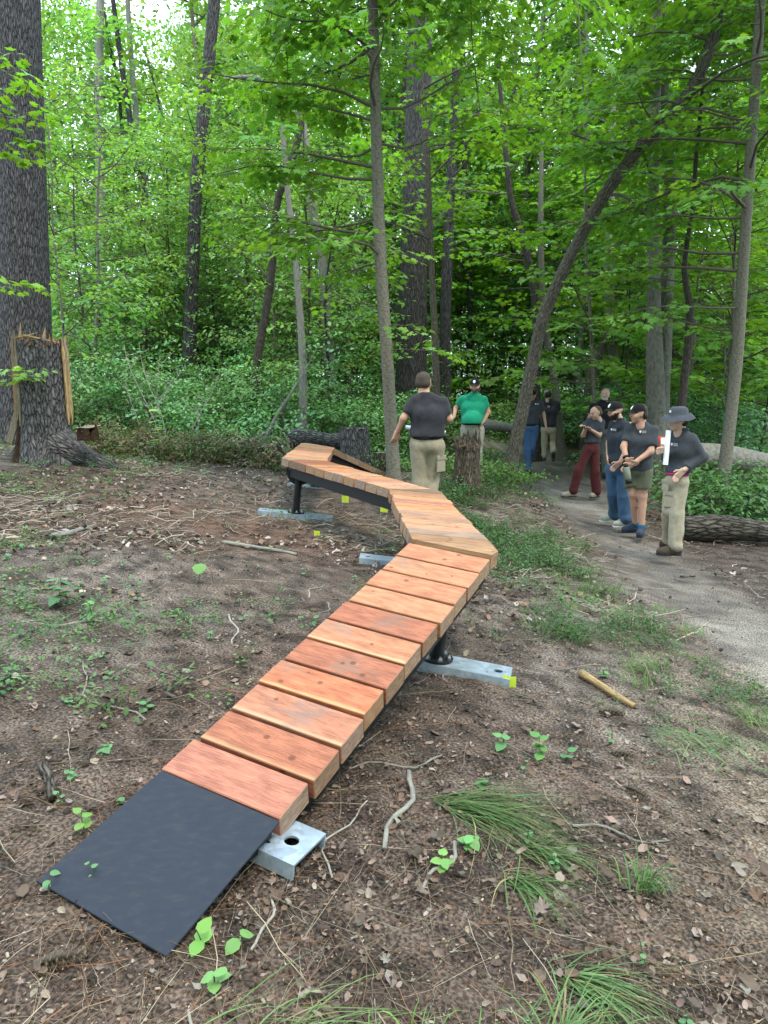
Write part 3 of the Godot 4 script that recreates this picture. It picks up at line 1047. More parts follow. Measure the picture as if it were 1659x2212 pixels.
func post(root: Node3D, base: Vector3, top: float, along: Vector3, gusset: bool) -> void:
	channel_base(root, base, along, 0.88)
	var mb := MB.new()
	mb.tube(PackedVector3Array([base + Vector3(0, 0.06, 0), Vector3(base.x, top, base.z)]), PackedFloat32Array([0.043, 0.043]), 20)
	var o := put("post", mb.mesh(true), M.black, root)
	var fl := MB.new()
	fl.tube(PackedVector3Array([base + Vector3(0, 0.061, 0), base + Vector3(0, 0.075, 0)]), PackedFloat32Array([0.098, 0.098]), 24)
	var f := put("flange", fl.mesh(), M.black, o)
	for i in 6:
		var a := TAU * i / 6.0 + 0.3
		var q := base + Vector3(cos(a) * 0.073, 0.075, sin(a) * 0.073)
		var b := MB.new()
		b.tube(PackedVector3Array([q, q + Vector3(0, 0.012, 0), q + Vector3(0, 0.013, 0), q + Vector3(0, 0.024, 0)]), PackedFloat32Array([0.013, 0.013, 0.008, 0.007]), 6)
		put("bolt", b.mesh(), M.bolt, o)
	if gusset:
		var gm := MB.new()
		var x := along.normalized()
		var z := x.cross(Vector3.UP).normalized() * 0.012
		var poly := PackedVector3Array()
		for i in 13:
			var a := PI + PI * i / 12.0
			poly.append(Vector3(base.x, top, base.z) + x * cos(a) * 0.15 + Vector3(0, sin(a) * 0.17, 0))
		var lo := []
		for q in poly:
			lo.append(gm.p(q - z)); gm.p(q + z)
		for i in range(1, 12):
			gm.t(lo[0], lo[i], lo[i + 1]); gm.t(lo[0] + 1, lo[i + 1] + 1, lo[i] + 1)
		for i in 13:
			var j := (i + 1) % 13
			gm.q(lo[i], lo[i] + 1, lo[j] + 1, lo[j])
		put("gusset", gm.mesh(), M.black, root)

func make_boardwalk() -> void:
	var root := thing("boardwalk", "raised zigzag boardwalk of orange timber planks on black steel posts with a black ramp", "boardwalk")
	var rx := Basis(Vector3.RIGHT, -PITCH)
	var q := rx * Basis(Vector3.BACK, -0.107865) * rx.inverse()
	root.transform = Transform3D(q, EYE - q * Vector3(0, 1.5589, 0))
	var C := PackedVector3Array([Vector3(-0.690, 0.006, -1.770), Vector3(-0.467, 0.132, -2.234), Vector3(0.447, 0.6996, -4.191), Vector3(0.2746, 0.689, -6.627), Vector3(-1.012, 0.688, -8.349), Vector3(-1.105, 0.688, -10.60)])
	var last := C[5] + Vector3(0.5, -0.27, -0.866) * 2.1
	C.append(last)
	# ramp plate
	var fb := frame_of(C[0], C[1])
	var l := C[0].distance_to(C[1])
	var mb := MB.new()
	var e := l - 0.004
	mb.box(Transform3D(fb, C[0].lerp(C[1], 0.5) - fb.y * 0.004), Vector3(DW, 0.008, e), 0.002)
	put("ramp_plate", mb.mesh(), M.ramp, root)
	for s in [-1.0, 1.0]:   # webs under the ramp
		mb = MB.new()
		var o: Vector3 = fb.x * (DW * 0.5 - 0.035) * s
		var a := C[1] + o - fb.y * 0.012
		var b := C[1].lerp(C[0], 0.55) + o - fb.y * 0.012
		var d := Vector3(a.x, 0.03, a.z)
		var t := fb.x * 0.005
		var i := mb.p(a - t); mb.p(b - t); mb.p(d - t); mb.p(a + t); mb.p(b + t); mb.p(d + t)
		mb.t(i, i + 1, i + 2); mb.t(i + 3, i + 5, i + 4); mb.q(i, i + 2, i + 5, i + 3); mb.q(i + 1, i, i + 3, i + 4); mb.q(i + 2, i + 1, i + 4, i + 5)
		put("ramp_web", mb.mesh(), M.black, root)
	channel_base(root, C[1] * Vector3(1, 0, 1) + fb.x * 0.09 + Vector3(0.03, 0.0, -0.02), fb.x, 0.52, 0.2, 0.055)
	# planks
	var pitch := [0.0, 0.1955, 0.1905, 0.1895, 0.1905, 0.1955]
	var count := 0
	for s in range(1, 6):
		var a := C[s]
		var b := C[s + 1]
		var fr := frame_of(a, b)
		var len := a.distance_to(b)
		var s0 := 0.006
		var s1 := len
		if s > 1:
			s0 = inset(C[s - 1], a, b) + 0.01
		if s < 5:
			s1 = len - inset(a, b, C[s + 2]) - 0.006
		var n := int(round((s1 - s0) / pitch[s]))
		var pt := (s1 - s0) / n
		var gap := 0.018 if s == 1 else rng.randf_range(0.013, 0.018)
		for i in n:
			var w := pt - gap
			var mid := s0 + pt * i + w * 0.5
			var pm := MB.new()
			var id := count % 16 if s == 1 else (16 + count % 16 if rng.randf() < 0.86 else count % 16)
			if s == 2 and i == 1:
				id = 33
			var jit := Vector3(rng.randf_range(-0.009, 0.009), rng.randf_range(-0.003, 0.003), 0)
			var bs := fr * Basis(Vector3.UP, rng.randf_range(-0.005, 0.005)) * Basis(Vector3.RIGHT, rng.randf_range(-0.006, 0.006))
			var o := a + (b - a).normalized() * mid + fr * (jit - Vector3(0, TH * 0.5, 0))
			pm.box(Transform3D.IDENTITY, Vector3(DW, TH, w), 0.0035, Color.WHITE, cell_uv(id), cell_uv(32 + (count * 3) % 8))
			var pl := put("plank", pm.mesh(), M.woods[rng.randi() % 5] if s > 1 else M.woods[[0, 0, 2, 4, 1][rng.randi() % 5]], root)
			pl.transform = Transform3D(bs, o)
			count += 1
		# two box beams under the planks
		for sd in [-1.0, 1.0]:
			var bm := MB.new()
			var dn := fr.y * (TH + 0.062)
			var off: Vector3 = fr.x * (DW * 0.5 - 0.085) * sd
			bm.box(Transform3D(fr, a.lerp(b, 0.5) + off - dn), Vector3(0.06, 0.12, len + 0.02), 0.006)
			put("beam", bm.mesh(), M.black, root)
	# wedges that fill the turns
	for s in range(2, 6):
		var f0 := frame_of(C[s - 1], C[s])
		var f1 := frame_of(C[s], C[s + 1])
		var right_in := (f0 * Vector3(0, 0, -1)).cross(f1 * Vector3(0, 0, -1)).y < 0.0
		var side := 1.0 if right_in else -1.0
		var ins := inset(C[s - 1], C[s], C[s + 1])
		var half := DW * 0.5
		var bis := (f0.x + f1.x).normalized()
		var m := half / bis.dot(f0.x)
		var inner := C[s] + bis * m * side
		var outer := C[s] - bis * m * side
		var e1 := C[s] - f0.x * half * side + f0.z * (ins - 0.003)
		var e2 := C[s] - f1.x * half * side - f1.z * (ins - 0.003)
		inner.y = C[s].y; outer.y = C[s].y
		e1.y = C[s].y; e2.y = C[s].y
		var to := (outer - inner).normalized() * 0.03
		var wm := MB.new()
		wm.prism(PackedVector3Array([inner + to - f0.z * -0.003, e1 - (f0.z * -0.002), outer, e2]), Vector3(0, -TH, 0), Color.WHITE, cell_uv(34 + s))
		put("wedge_plank", wm.mesh(), M.woods[s % 5], root)
	# posts
	post(root, Vector3(0.40, 0.0, -3.94), 0.55, Vector3(0.41, 0, 0.10), false)
	post(root, Vector3(0.26, 0.0, -6.36), 0.57, Vector3(1, 0, 0.01), false)
	post(root, Vector3(-1.04, 0.0, -8.2), 0.56, Vector3(1, 0, -0.03), true)
	post(root, Vector3(-1.07, 0.0, -10.6), 0.56, Vector3(1, 0, 0.25), false)

func inset(a: Vector3, b: Vector3, c: Vector3) -> float:
	var u := Vector2(b.x - a.x, b.z - a.z).normalized()
	var w := Vector2(c.x - b.x, c.z - b.z).normalized()
	return DW * 0.5 * tan(acos(clampf(u.dot(w), -1.0, 1.0)) * 0.5)

func pin_flag(label: String, base: Vector3, h: float, az: float, size := 0.085) -> void:
	var root := thing("pin_flag", label, "flag", base)
	var mb := MB.new()
	mb.tube(PackedVector3Array([Vector3(0, -0.05, 0), Vector3(0.004, h, 0)]), PackedFloat32Array([0.0016, 0.0016]), 5)
	put("wire", mb.mesh(true), M.bolt, root)
	var fm := MB.new()
	for i in 5:
		for j in 2:
			var f := i / 4.0
			var q := Vector3(f * size, h - j * size * 1.05 - 0.012 * f, 0.012 * sin(f * 4.0 + j))
			fm.p(q.rotated(Vector3.UP, az), Vector2(f, j))
	for i in 4:
		fm.q(i * 2, i * 2 + 2, i * 2 + 3, i * 2 + 1)
	put("flag", fm.mesh(true), M.flag, root)

# ---------------------------------------------------------------- stumps and logs
# bark shell whose rim height and radius vary with the angle
func stump_shell(r: float, h: float, jag: float, flare: float, ridge: float, seed_: float, lean := Vector3.ZERO, sectors := 56, rim := PackedFloat32Array()) -> MB:
	var mb := MB.new()
	var rows := 26
	for j in rows + 1:
		for i in sectors + 1:
			var a := TAU * (i % sectors) / sectors
			var top := h + jag * nz2.get_noise_2d(cos(a) * 60.0 + seed_, sin(a) * 60.0) + jag * 0.5 * nz.get_noise_2d(cos(a) * 330.0 + seed_, sin(a) * 330.0)
			var y := top * pow(j / float(rows), 1.15)
			var n := nz.get_noise_3d(cos(a) * 70.0 + seed_, y * 12.0, sin(a) * 70.0) * ridge + nz2.get_noise_3d(cos(a) * 22.0 + seed_, y * 6.0, sin(a) * 22.0) * 0.1
			var lobes := 0.5 + 0.5 * cos(a * 4.0 + seed_)
			var rr := r * (1.0 + n + flare * (0.35 + lobes) * exp(-y / (r * 0.75)) - 0.06 * y / h)
			mb.p(Vector3(cos(a) * rr, y - 0.12 * exp(-y * 8.0), sin(a) * rr) + lean * y, Vector2(TAU * r * i / sectors, y), Color.WHITE)
	for j in rows:
		for i in sectors:
			var k := j * (sectors + 1) + i
			mb.q(k, k + sectors + 1, k + sectors + 2, k + 1)
	return mb

func flip(mb: MB) -> MB:
	for i in range(0, mb.ix.size(), 3):
		var t := mb.ix[i + 1]
		mb.ix[i + 1] = mb.ix[i + 2]; mb.ix[i + 2] = t
	return mb

func splinters(count: int, r: float, h: float, lean: Vector3, l: float, inner := 0.55) -> MB:
	var mb := MB.new()
	for i in count:
		var a := rng.randf() * TAU
		var q := Vector3(cos(a), 0, sin(a)) * r * rng.randf_range(inner, 0.98) + Vector3(0, h - 0.09 + rng.randf() * 0.06, 0) + lean * h
		var up := Vector3(rng.randfn() * 0.5, 1, rng.randfn() * 0.5) * l * (0.3 + 1.3 * pow(rng.randf(), 3.0))
		var s := Vector3(cos(a + 1.5), 0, sin(a + 1.5)) * rng.randf_range(0.008, 0.028)
		var o := Vector3(cos(a), 0, sin(a)) * 0.01
		var k := mb.p(q - s - o); mb.p(q + s - o); mb.p(q + o * 1.5); mb.p(q + up)
		mb.t(k, k + 1, k + 3); mb.t(k + 1, k + 2, k + 3); mb.t(k + 2, k, k + 3)
	return mb

func top_disc(r: float, h: float, lean: Vector3, bumpy: float) -> MB:
	var mb := MB.new()
	var rings := 7
	for j in rings + 1:
		for i in 33:
			var a := TAU * (i % 32) / 32.0
			var rr := r * j / float(rings)
			mb.p(Vector3(cos(a) * rr, h + bumpy * nz2.get_noise_2d(cos(a) * rr * 300.0, sin(a) * rr * 300.0 + h), sin(a) * rr) + lean * h, Vector2(rr * 3.0, a * 0.05))
	for j in rings:
		for i in 32:
			var k := j * 33 + i
			mb.q(k, k + 1, k + 34, k + 33)
	return flip(mb)

func make_stumps() -> void:
	# the snapped trunk at the left
	var b := gat(104, 10.0)
	var root := thing("broken_stump", "tall snapped tree stump with splintered rim and pale torn wood down its right side", "stump", b)
	root.rotation.y = atan2(-b.x, -b.z)
	var R := 0.335
	var H := 1.66
	var sh := stump_shell(R, H, 0.05, 0.3, 0.07, 3.0)
	var roots := [[Vector3(0.06, 0.26, 0.06), Vector3(0.44, 0.05, 0.2), Vector3(0.88, -0.16, 0.32), 0.3, 0.2, 0.07], [Vector3(-0.04, 0.3, 0.06), Vector3(-0.1, 0.0, 0.36), Vector3(-0.12, -0.18, 0.62), 0.26, 0.17, 0.07], [Vector3(0.0, 0.3, -0.1), Vector3(-0.3, 0.1, -0.4), Vector3(-0.5, -0.14, -0.6), 0.24, 0.2, 0.1]]
	for q in roots:
		var cv := Curve3D.new()
		cv.add_point(q[0], Vector3.ZERO, (q[1] - q[0]) * 0.4); cv.add_point(q[1], (q[0] - q[2]) * 0.15, (q[2] - q[0]) * 0.15); cv.add_point(q[2])
		var pts := PackedVector3Array()
		var rr := PackedFloat32Array()
		for i in 13:
			var f := i / 12.0
			pts.append(cv.sample_baked(f * cv.get_baked_length()))
			rr.append(lerpf(q[3], q[5], f) * (1.0 + 0.1 * sin(f * 9.0)))
		sh.tube(pts, rr, 20, Color.WHITE, nz, 0.25)
	put("bark", sh.mesh(true), M.stump_bark, root)
	put("broken_top", top_disc(R * 0.95, H - 0.07, Vector3.ZERO, 0.06).mesh(true), M.splinter, root)
	tag(put("splinters", splinters(330, R, H, Vector3.ZERO, 0.09).mesh(), M.splinter, root), "", "", "", "stuff")
	# torn strip of pale wood on the right: ribs that run down the side
	for i in 9:
		var a := lerpf(-0.35, 0.55, i / 8.0)
		var rb := MB.new()
		var pts := PackedVector3Array()
		var rr := PackedFloat32Array()
		var foot := rng.randf_range(0.5, 0.62)
		for k in 9:
			var f := k / 8.0
			var y := lerpf(foot, H + rng.randf_range(0.03, 0.1) * (1.0 if k == 8 else 0.0), f)
			var r := R * (1.0 + 0.22 * exp(-y / 0.3)) + 0.012 + 0.006 * sin(i * 2.0 + y * 4.0)
			pts.append(Vector3(cos(a) * r, y, sin(a) * r))
			rr.append(0.024 if k < 8 else 0.005)
		rr[0] = 0.01
		rb.tube(pts, rr, 6, Color.WHITE, nz2, 0.3)
		put("torn_wood", rb.mesh(true), M.split if i % 3 != 1 else M.split_grey, root)
	# rotten hollow at the lower left and a reddish seam above it
	var rot := stump_shell(0.17, 0.8, 0.5, 1.1, 0.5, 9.0, Vector3(0.1, 0, 0))
	var ro := put("rotten_wood", rot.mesh(true), M.rot, root)
	ro.position = Vector3(-0.25, -0.05, 0.06)
	for i in 5:
		var rb := MB.new()
		var a := PI + 0.1 - i * 0.16
		rb.tube(PackedVector3Array([Vector3(cos(a) * R * 1.05, 0.5, sin(a) * R * 1.05), Vector3(cos(a) * R * 1.02, 1.1, sin(a) * R * 1.02), Vector3(cos(a) * R, H + rng.randf_range(-0.05, 0.14), sin(a) * R)]), PackedFloat32Array([0.02, 0.03, 0.006]), 5, Color.WHITE, nz2, 0.3)
		put("torn_wood", rb.mesh(true), M.splinter if i < 3 else M.split_grey, root)
	# tall shard and lying slivers on the rim
	for s in [[Vector3(-0.24, H - 0.05, 0.1), Vector3(-0.2, H + 0.24, 0.08), 0.025], [Vector3(-0.18, H + 0.06, 0.2), Vector3(0.22, H - 0.02, 0.26), 0.02], [Vector3(-0.3, H + 0.02, 0.1), Vector3(0.0, H + 0.1, 0.22), 0.014], [Vector3(0.05, H - 0.02, -0.1), Vector3(0.1, H + 0.2, -0.1), 0.03]]:
		var rb := MB.new()
		rb.tube(PackedVector3Array([s[0], s[0].lerp(s[1], 0.5), s[1]]), PackedFloat32Array([s[2], s[2] * 0.8, 0.003]), 5)
		put("shard", rb.mesh(true), M.split, root)
	# board leaning on it, chunk on the root
	var p0 := at(20, 958, 9.75)
	var p1 := at(64, 797, 9.82)
	var bd := MB.new()
	var ax := (p1 - p0).normalized()
	var sx := ax.cross(Vector3.BACK).normalized()
	bd.box(Transform3D(Basis(ax, sx, ax.cross(sx)), (p1 - p0) * 0.5), Vector3(p0.distance_to(p1), 0.095, 0.03), 0.006)
	var o := put("split_board", bd.mesh(), M.split_grey)
	o.position = p0
	tag(o, "split grey-brown board leaning against the left side of the tall broken stump", "board")
	var ch := stump_shell(0.13, 0.085, 0.1, 0.0, 0.7, 17.0)
	for i in ch.v.size():
		ch.v[i] = Vector3(ch.v[i].x * 1.35, ch.v[i].y + (0.05 * ch.v[i].x), ch.v[i].z * 0.8)
	var root2 := thing("wood_chunk", "broken chunk of wood lying on the root of the tall broken stump", "wood chunk", at(193, 932, 9.7))
	put("underside", ch.mesh(true), M.rot, root2)
	var td := top_disc(0.12, 0.065, Vector3.ZERO, 0.03)
	for i in td.v.size():
		td.v[i] = Vector3(td.v[i].x * 1.35, td.v[i].y + 0.05 * td.v[i].x, td.v[i].z * 0.8)
	put("broken_face", td.mesh(true), M.split_grey, root2)

	# the sawn stump behind the boardwalk
	b = gat(772, 13.0)
	root = thing("sawn_stump", "wide sawn tree stump with furrowed bark behind the highest turn of the boardwalk", "stump", b)
	var ln := Vector3(-0.06, 0, 0)
	put("bark", stump_shell(0.29, 0.86, 0.05, 0.42, 0.09, 5.0, ln).mesh(true), M.stump_bark, root)
	put("sawn_top", top_disc(0.275, 0.84, ln, 0.012).mesh(true), M.split_grey, root)
	b = gat(822, 12.6)
	root = thing("small_stump", "small sawn stump between the wide furrowed stump and the smooth grey trunk", "stump", b)
	put("bark", stump_shell(0.115, 0.42, 0.02, 0.2, 0.06, 8.0).mesh(true), M.log, root)
	put("sawn_top", top_disc(0.112, 0.415, Vector3.ZERO, 0.008).mesh(true), M.split_grey, root)
	# the rotten stump to the right of the man in khaki trousers
	b = gat(1010, 10.5)
	root = thing("rotten_stump", "rotten crumbling brown stump in front of the man in the green shirt", "stump", b)
	M.rot_light = relief(mat(lin(0.24, 0.185, 0.135), 0.95, M.stump_bark.albedo_texture, Vector3(2.6, 0.5, 1)), M.stump_bark.heightmap_texture, 3.0)
	put("outer_wood", stump_shell(0.21, 0.72, 0.26, 0.3, 0.4, 12.0).mesh(true), M.rot_light, root)
	put("core", top_disc(0.19, 0.6, Vector3.ZERO, 0.12).mesh(true), M.rot, root)
	tag(put("splinters", splinters(90, 0.215, 0.72, Vector3.ZERO, 0.11, 0.8).mesh(), M.rot_light, root), "", "", "", "stuff")

	log_("fallen_log", "thick fallen log with rough bark at the left of the wide sawn stump", at(622, 948, 13.6), at(738, 950, 13.9), 0.17, M.stump_bark)
	log_("fallen_log", "rotting mossy log lying beside the path right of the woman in the sun hat", at(1478, 1142, 9.15), at(1760, 1152, 8.6), 0.16, M.log)
	log_("fallen_log", "grey fallen trunk lying in the undergrowth behind the woman in the sun hat", at(1470, 985, 13.4), at(1760, 1010, 14.6), 0.24, M.grey_bark)
	log_("fallen_log", "pale fallen log lying behind the rotten stump and the man in green", at(1030, 918, 17.5), at(1125, 925, 18.5), 0.13, M.dead_wood)
	log_("fallen_log", "thin dark log half hidden in leaf litter left of the highest turn of the boardwalk", at(505, 972, 12.4), at(610, 968, 12.2), 0.07, M.log)

func log_(called: String, label: String, a: Vector3, b: Vector3, r: float, m: StandardMaterial3D) -> void:
	var root := thing(called, label, "log", a)
	var pts := PackedVector3Array()
	var rr := PackedFloat32Array()
	var n := 22
	for i in n + 1:
		var f := i / float(n)
		pts.append((b - a) * f + Vector3(0, 0.04 * sin(f * 5.0) * r * 4.0, 0))
		rr.append(r * (1.0 + 0.12 * sin(f * 7.0) - 0.1 * f))
	var mb := MB.new()
	mb.tube(pts, rr, 26, Color.WHITE, nz, 0.3)
	put("bark", mb.mesh(true), m, root)
	var dir := (b - a).normalized()
	var cap := MB.new()
	var s := dir.cross(Vector3.UP).normalized()
	var u := s.cross(dir)
	var c := cap.p(-dir * 0.004)
	for i in 20:
		var an := TAU * i / 20.0
		cap.p(-dir * 0.003 + (s * cos(an) + u * sin(an)) * r * 0.97)
	for i in 20:
		cap.t(c, c + 1 + i, c + 1 + (i + 1) % 20)
	put("broken_end", cap.mesh(), M.split_grey, root)

# ---------------------------------------------------------------- people: distance fields meshed with surface nets
class Field:
	var a := PackedVector3Array()
	var b := PackedVector3Array()
	var r0 := PackedFloat32Array()
	var r1 := PackedFloat32Array()
	var fl := PackedByteArray()     # 1: flat end at b, 2: flat end at a
	var planes: Array[Plane] = []   # keep what lies below each plane
	var k := 0.03
	var wrinkle := 0.0
	func cap(p: Vector3, q: Vector3, ra: float, rb: float, flat := 0) -> void:
		a.append(p); b.append(q); r0.append(ra); r1.append(rb); fl.append(flat)
	func ball(p: Vector3, r: float) -> void:
		cap(p, p + Vector3(0, 0.0005, 0), r, r)
	func one(i: int, p: Vector3) -> float:
		var ab := b[i] - a[i]
		var h := clampf((p - a[i]).dot(ab) / ab.length_squared(), 0.0, 1.0)
		var d := p.distance_to(a[i] + ab * h) - lerpf(r0[i], r1[i], h)
		if fl[i]:
			var n := ab.normalized()
			if fl[i] & 1:
				d = maxf(d, (p - b[i]).dot(n))
			if fl[i] & 2:
				d = maxf(d, (a[i] - p).dot(n))
		return d

func net(f: Field, cell: float, mb: MB, colour: Variant, wn: FastNoiseLite) -> void:
	var lo := Vector3.ONE * 1e9
	var hi := -lo
	for i in f.a.size():
		var r := maxf(f.r0[i], f.r1[i]) + cell * 2.0 + 0.01
		lo = lo.min(f.a[i].min(f.b[i]) - Vector3.ONE * r)
		hi = hi.max(f.a[i].max(f.b[i]) + Vector3.ONE * r)
	const BS := 5
	var nb := ((hi - lo) / (cell * BS)).ceil()
	var bx := int(nb.x); var by := int(nb.y); var bz := int(nb.z)
	var nx := bx * BS; var ny := by * BS; var nzz := bz * BS
	var val := PackedFloat32Array()
	val.resize(nx * ny * nzz)
	val.fill(1.0)
	var half := BS * cell * 0.5
	var R := half * 1.74 + cell * 2.0
	var blocks: Array[Vector3i] = []
	var kk := f.k
	for iz in bz:
		for iy in by:
			for ix in bx:
				var c := lo + Vector3(ix, iy, iz) * (BS * cell) + Vector3.ONE * half
				var act: Array[int] = []
				var mn := 1e9
				for i in f.a.size():
					var d := f.one(i, c)
					if d < R + kk:
						act.append(i)
					mn = minf(mn, d)
				if act.is_empty():
					continue
				var outside := false
				var cut := false
				for pl in f.planes:
					var d := pl.distance_to(c)
					if d > R:
						outside = true
					elif d > -R:
						cut = true
				if outside:
					continue
				var inside := mn < -R - 0.01 and not cut
				if not inside:
					blocks.append(Vector3i(ix, iy, iz))
				for z in range(iz * BS, iz * BS + BS):
					for y in range(iy * BS, iy * BS + BS):
						var o := (z * ny + y) * nx
						for x in range(ix * BS, ix * BS + BS):
							if inside:
								val[o + x] = -1.0
								continue
							var p := lo + Vector3(x, y, z) * cell
							var d := f.one(act[0], p)
							for j in range(1, act.size()):
								var e := f.one(act[j], p)
								var h := maxf(kk - absf(d - e), 0.0)
								d = minf(d, e) - h * h * 0.25 / kk
							if wn:
								d += f.wrinkle * wn.get_noise_3d(p.x * 460.0, p.y * 260.0, p.z * 460.0)
							for pl in f.planes:
								d = maxf(d, pl.distance_to(p))
							val[o + x] = d
	var vid := PackedInt32Array()
	vid.resize(nx * ny * nzz)
	vid.fill(-1)
	var off := [0, 1, nx, nx + 1, nx * ny, nx * ny + 1, nx * ny + nx, nx * ny + nx + 1]
	var eds := [[0, 1], [2, 3], [4, 5], [6, 7], [0, 2], [1, 3], [4, 6], [5, 7], [0, 4], [1, 5], [2, 6], [3, 7]]
	var seen := {}
	for b in blocks:
		for dz in range(-1, BS):
			for dy in range(-1, BS):
				for dx in range(-1, BS):
					var x := b.x * BS + dx
					var y := b.y * BS + dy
					var z := b.z * BS + dz
					if x < 0 or y < 0 or z < 0 or x >= nx - 1 or y >= ny - 1 or z >= nzz - 1:
						continue
					var o := (z * ny + y) * nx + x
					if vid[o] >= 0:
						continue
					var neg := 0
					for i in 8:
						if val[o + off[i]] < 0.0:
							neg += 1
					if neg == 0 or neg == 8:
						continue
					var s := Vector3.ZERO
					var n := 0
					for e in eds:
						var v0: float = val[o + off[e[0]]]
						var v1: float = val[o + off[e[1]]]
						if (v0 < 0.0) != (v1 < 0.0):
							var t := v0 / (v0 - v1)
							var i0: int = e[0]
							var i1: int = e[1]
							s += Vector3(i0 & 1, (i0 >> 1) & 1, i0 >> 2).lerp(Vector3(i1 & 1, (i1 >> 1) & 1, i1 >> 2), t)
							n += 1
					var p := lo + (Vector3(x, y, z) + s / n) * cell
					vid[o] = mb.p(p, Vector2.ZERO, colour.call(p))
					seen[o] = Vector3i(x, y, z)
	for o in seen:
		var c: Vector3i = seen[o]
		if c.x < 1 or c.y < 1 or c.z < 1:
			continue
		var s0 := val[o] < 0.0
		for ax in 3:
			var st: int = [1, nx, nx * ny][ax]
			var s1: bool = val[o + st] < 0.0
			if s0 == s1:
				continue
			var u: int = [nx, nx * ny, 1][ax]
			var w: int = [nx * ny, 1, nx][ax]
			var i0 := vid[o]; var i1 := vid[o - u]; var i2 := vid[o - u - w]; var i3 := vid[o - w]
			if i0 < 0 or i1 < 0 or i2 < 0 or i3 < 0:
				continue
			if s0:
				mb.q(i0, i3, i2, i1)
			else:
				mb.q(i0, i1, i2, i3)

func v3(q: Array) -> Vector3:
	return Vector3(q[0], q[1], q[2] if q.size() > 2 else 0.0)

func hand(mb: MB, w: Vector3, dir: Vector3, thumb: Vector3, curl: float, skin: Color, s := 1.0) -> void:
	# wrist, pointing direction, the side the thumb leaves by; curl 0 flat .. 1 fist
	var f := Field.new()
	f.k = 0.008
	var d := dir.normalized()
	var t := (thumb - d * thumb.dot(d)).normalized()
	var n := d.cross(t)
	for i in 3:
		var o := t * (0.026 - 0.026 * i) * s
		f.cap(w + o * 0.7, w + d * 0.085 * s + o, 0.019 * s, 0.016 * s)
	var ln := [0.076, 0.084, 0.078, 0.06]
	for i in 4:
		var o := w + d * 0.088 * s + t * (0.031 - 0.021 * i) * s
		var l: float = ln[i] * s
		var d1 := d.rotated(t, curl * 0.75)
		var d2 := d.rotated(t, curl * 1.8)
		f.cap(o, o + d1 * l * 0.5, 0.0095 * s, 0.009 * s)
		f.cap(o + d1 * l * 0.5, o + d1 * l * 0.5 + d2 * l * 0.5, 0.009 * s, 0.0075 * s)
	var tb := w + d * 0.025 * s + t * 0.028 * s
	var t1 := (d * 0.75 + t * 0.75).normalized().rotated(d, curl * 0.5)
	f.cap(tb, tb + t1 * 0.045 * s, 0.0125 * s, 0.0105 * s)
	f.cap(tb + t1 * 0.045 * s, tb + t1 * 0.045 * s + (d * 0.9 + t * 0.3).normalized().rotated(t, curl * 0.6) * 0.032 * s, 0.0105 * s, 0.0085 * s)
	net(f, 0.0065, mb, func(_p): return skin, null)

# head in its own axes: x right of the face as seen from the front, y up, z out of the face
func head(mb: MB, c: Vector3, bs: Basis, cfg: Dictionary, cell: float) -> void:
	var f := Field.new()
	f.k = 0.022
	var P := func(x: float, y: float, z: float) -> Vector3: return c + bs * Vector3(x, y, z)
	f.cap(P.call(0, 0.035, -0.022), P.call(0, 0.032, 0.012), 0.083, 0.078)
	f.cap(P.call(-0.02, -0.01, 0.03), P.call(0.02, -0.01, 0.03), 0.062, 0.062)
	f.cap(P.call(-0.018, -0.062, 0.035), P.call(0.018, -0.062, 0.035), 0.045, 0.045)
	f.ball(P.call(0, -0.09, 0.06), 0.026)
	f.cap(P.call(0, 0.012, 0.092), P.call(0, -0.022, 0.112), 0.009, 0.014)
	f.cap(P.call(-0.03, 0.028, 0.086), P.call(0.03, 0.028, 0.086), 0.011, 0.011)
	f.cap(P.call(-0.018, -0.055, 0.083), P.call(0.018, -0.055, 0.083), 0.009, 0.009)
	for s in [-1.0, 1.0]:
		f.cap(P.call(s * 0.078, 0.015, -0.01), P.call(s * 0.082, -0.025, -0.005), 0.014, 0.009)
		f.ball(P.call(s * 0.045, -0.03, 0.06), 0.03)
	f.cap(P.call(0, -0.06, -0.015), P.call(0, -0.17, -0.03), 0.055, 0.06)
	var skin: Color = cfg.skin
	var beard: Color = cfg.get("beard", skin)
	var hair: Color = cfg.get("hair", skin)
	var inv := bs.inverse()
	var grow: float = cfg.get("beard_top", -0.2)
	var col := func(p: Vector3) -> Color:
		var q := inv * (p - c)
		if q.z > 0.05:
			for s in [-1.0, 1.0]:
				var e := Vector2(q.x - s * 0.033, q.y - 0.008)
				if absf(e.x) < 0.014 and absf(e.y) < 0.0065:
					return Color(0.03, 0.02, 0.015) if absf(e.x) < 0.007 else Color(0.55, 0.52, 0.5)
				if absf(e.x) < 0.02 and absf(q.y - 0.03) < 0.005:
					return hair * 0.8
			if absf(q.x) < 0.024 and absf(q.y + 0.055) < 0.0055:
				return Color(0.36, 0.13, 0.11)
		if q.y < grow and q.y > -0.125 and q.z > -0.005 and not (q.z > 0.07 and absf(q.x) < 0.026 and absf(q.y + 0.055) < 0.008) and not (q.y > -0.045 and q.z > 0.07):
			return beard
		if q.y > -0.06 and q.z < 0.035 and absf(q.x) > 0.05 and q.y < 0.05 and q.z > -0.02:
			return skin * 0.95
		return skin * (1.0 + 0.1 * smoothstep(0.04, 0.0, absf(q.x)) * (1.0 if q.y < 0.02 and q.y > -0.04 else 0.0))
	net(f, cell, mb, col, null)

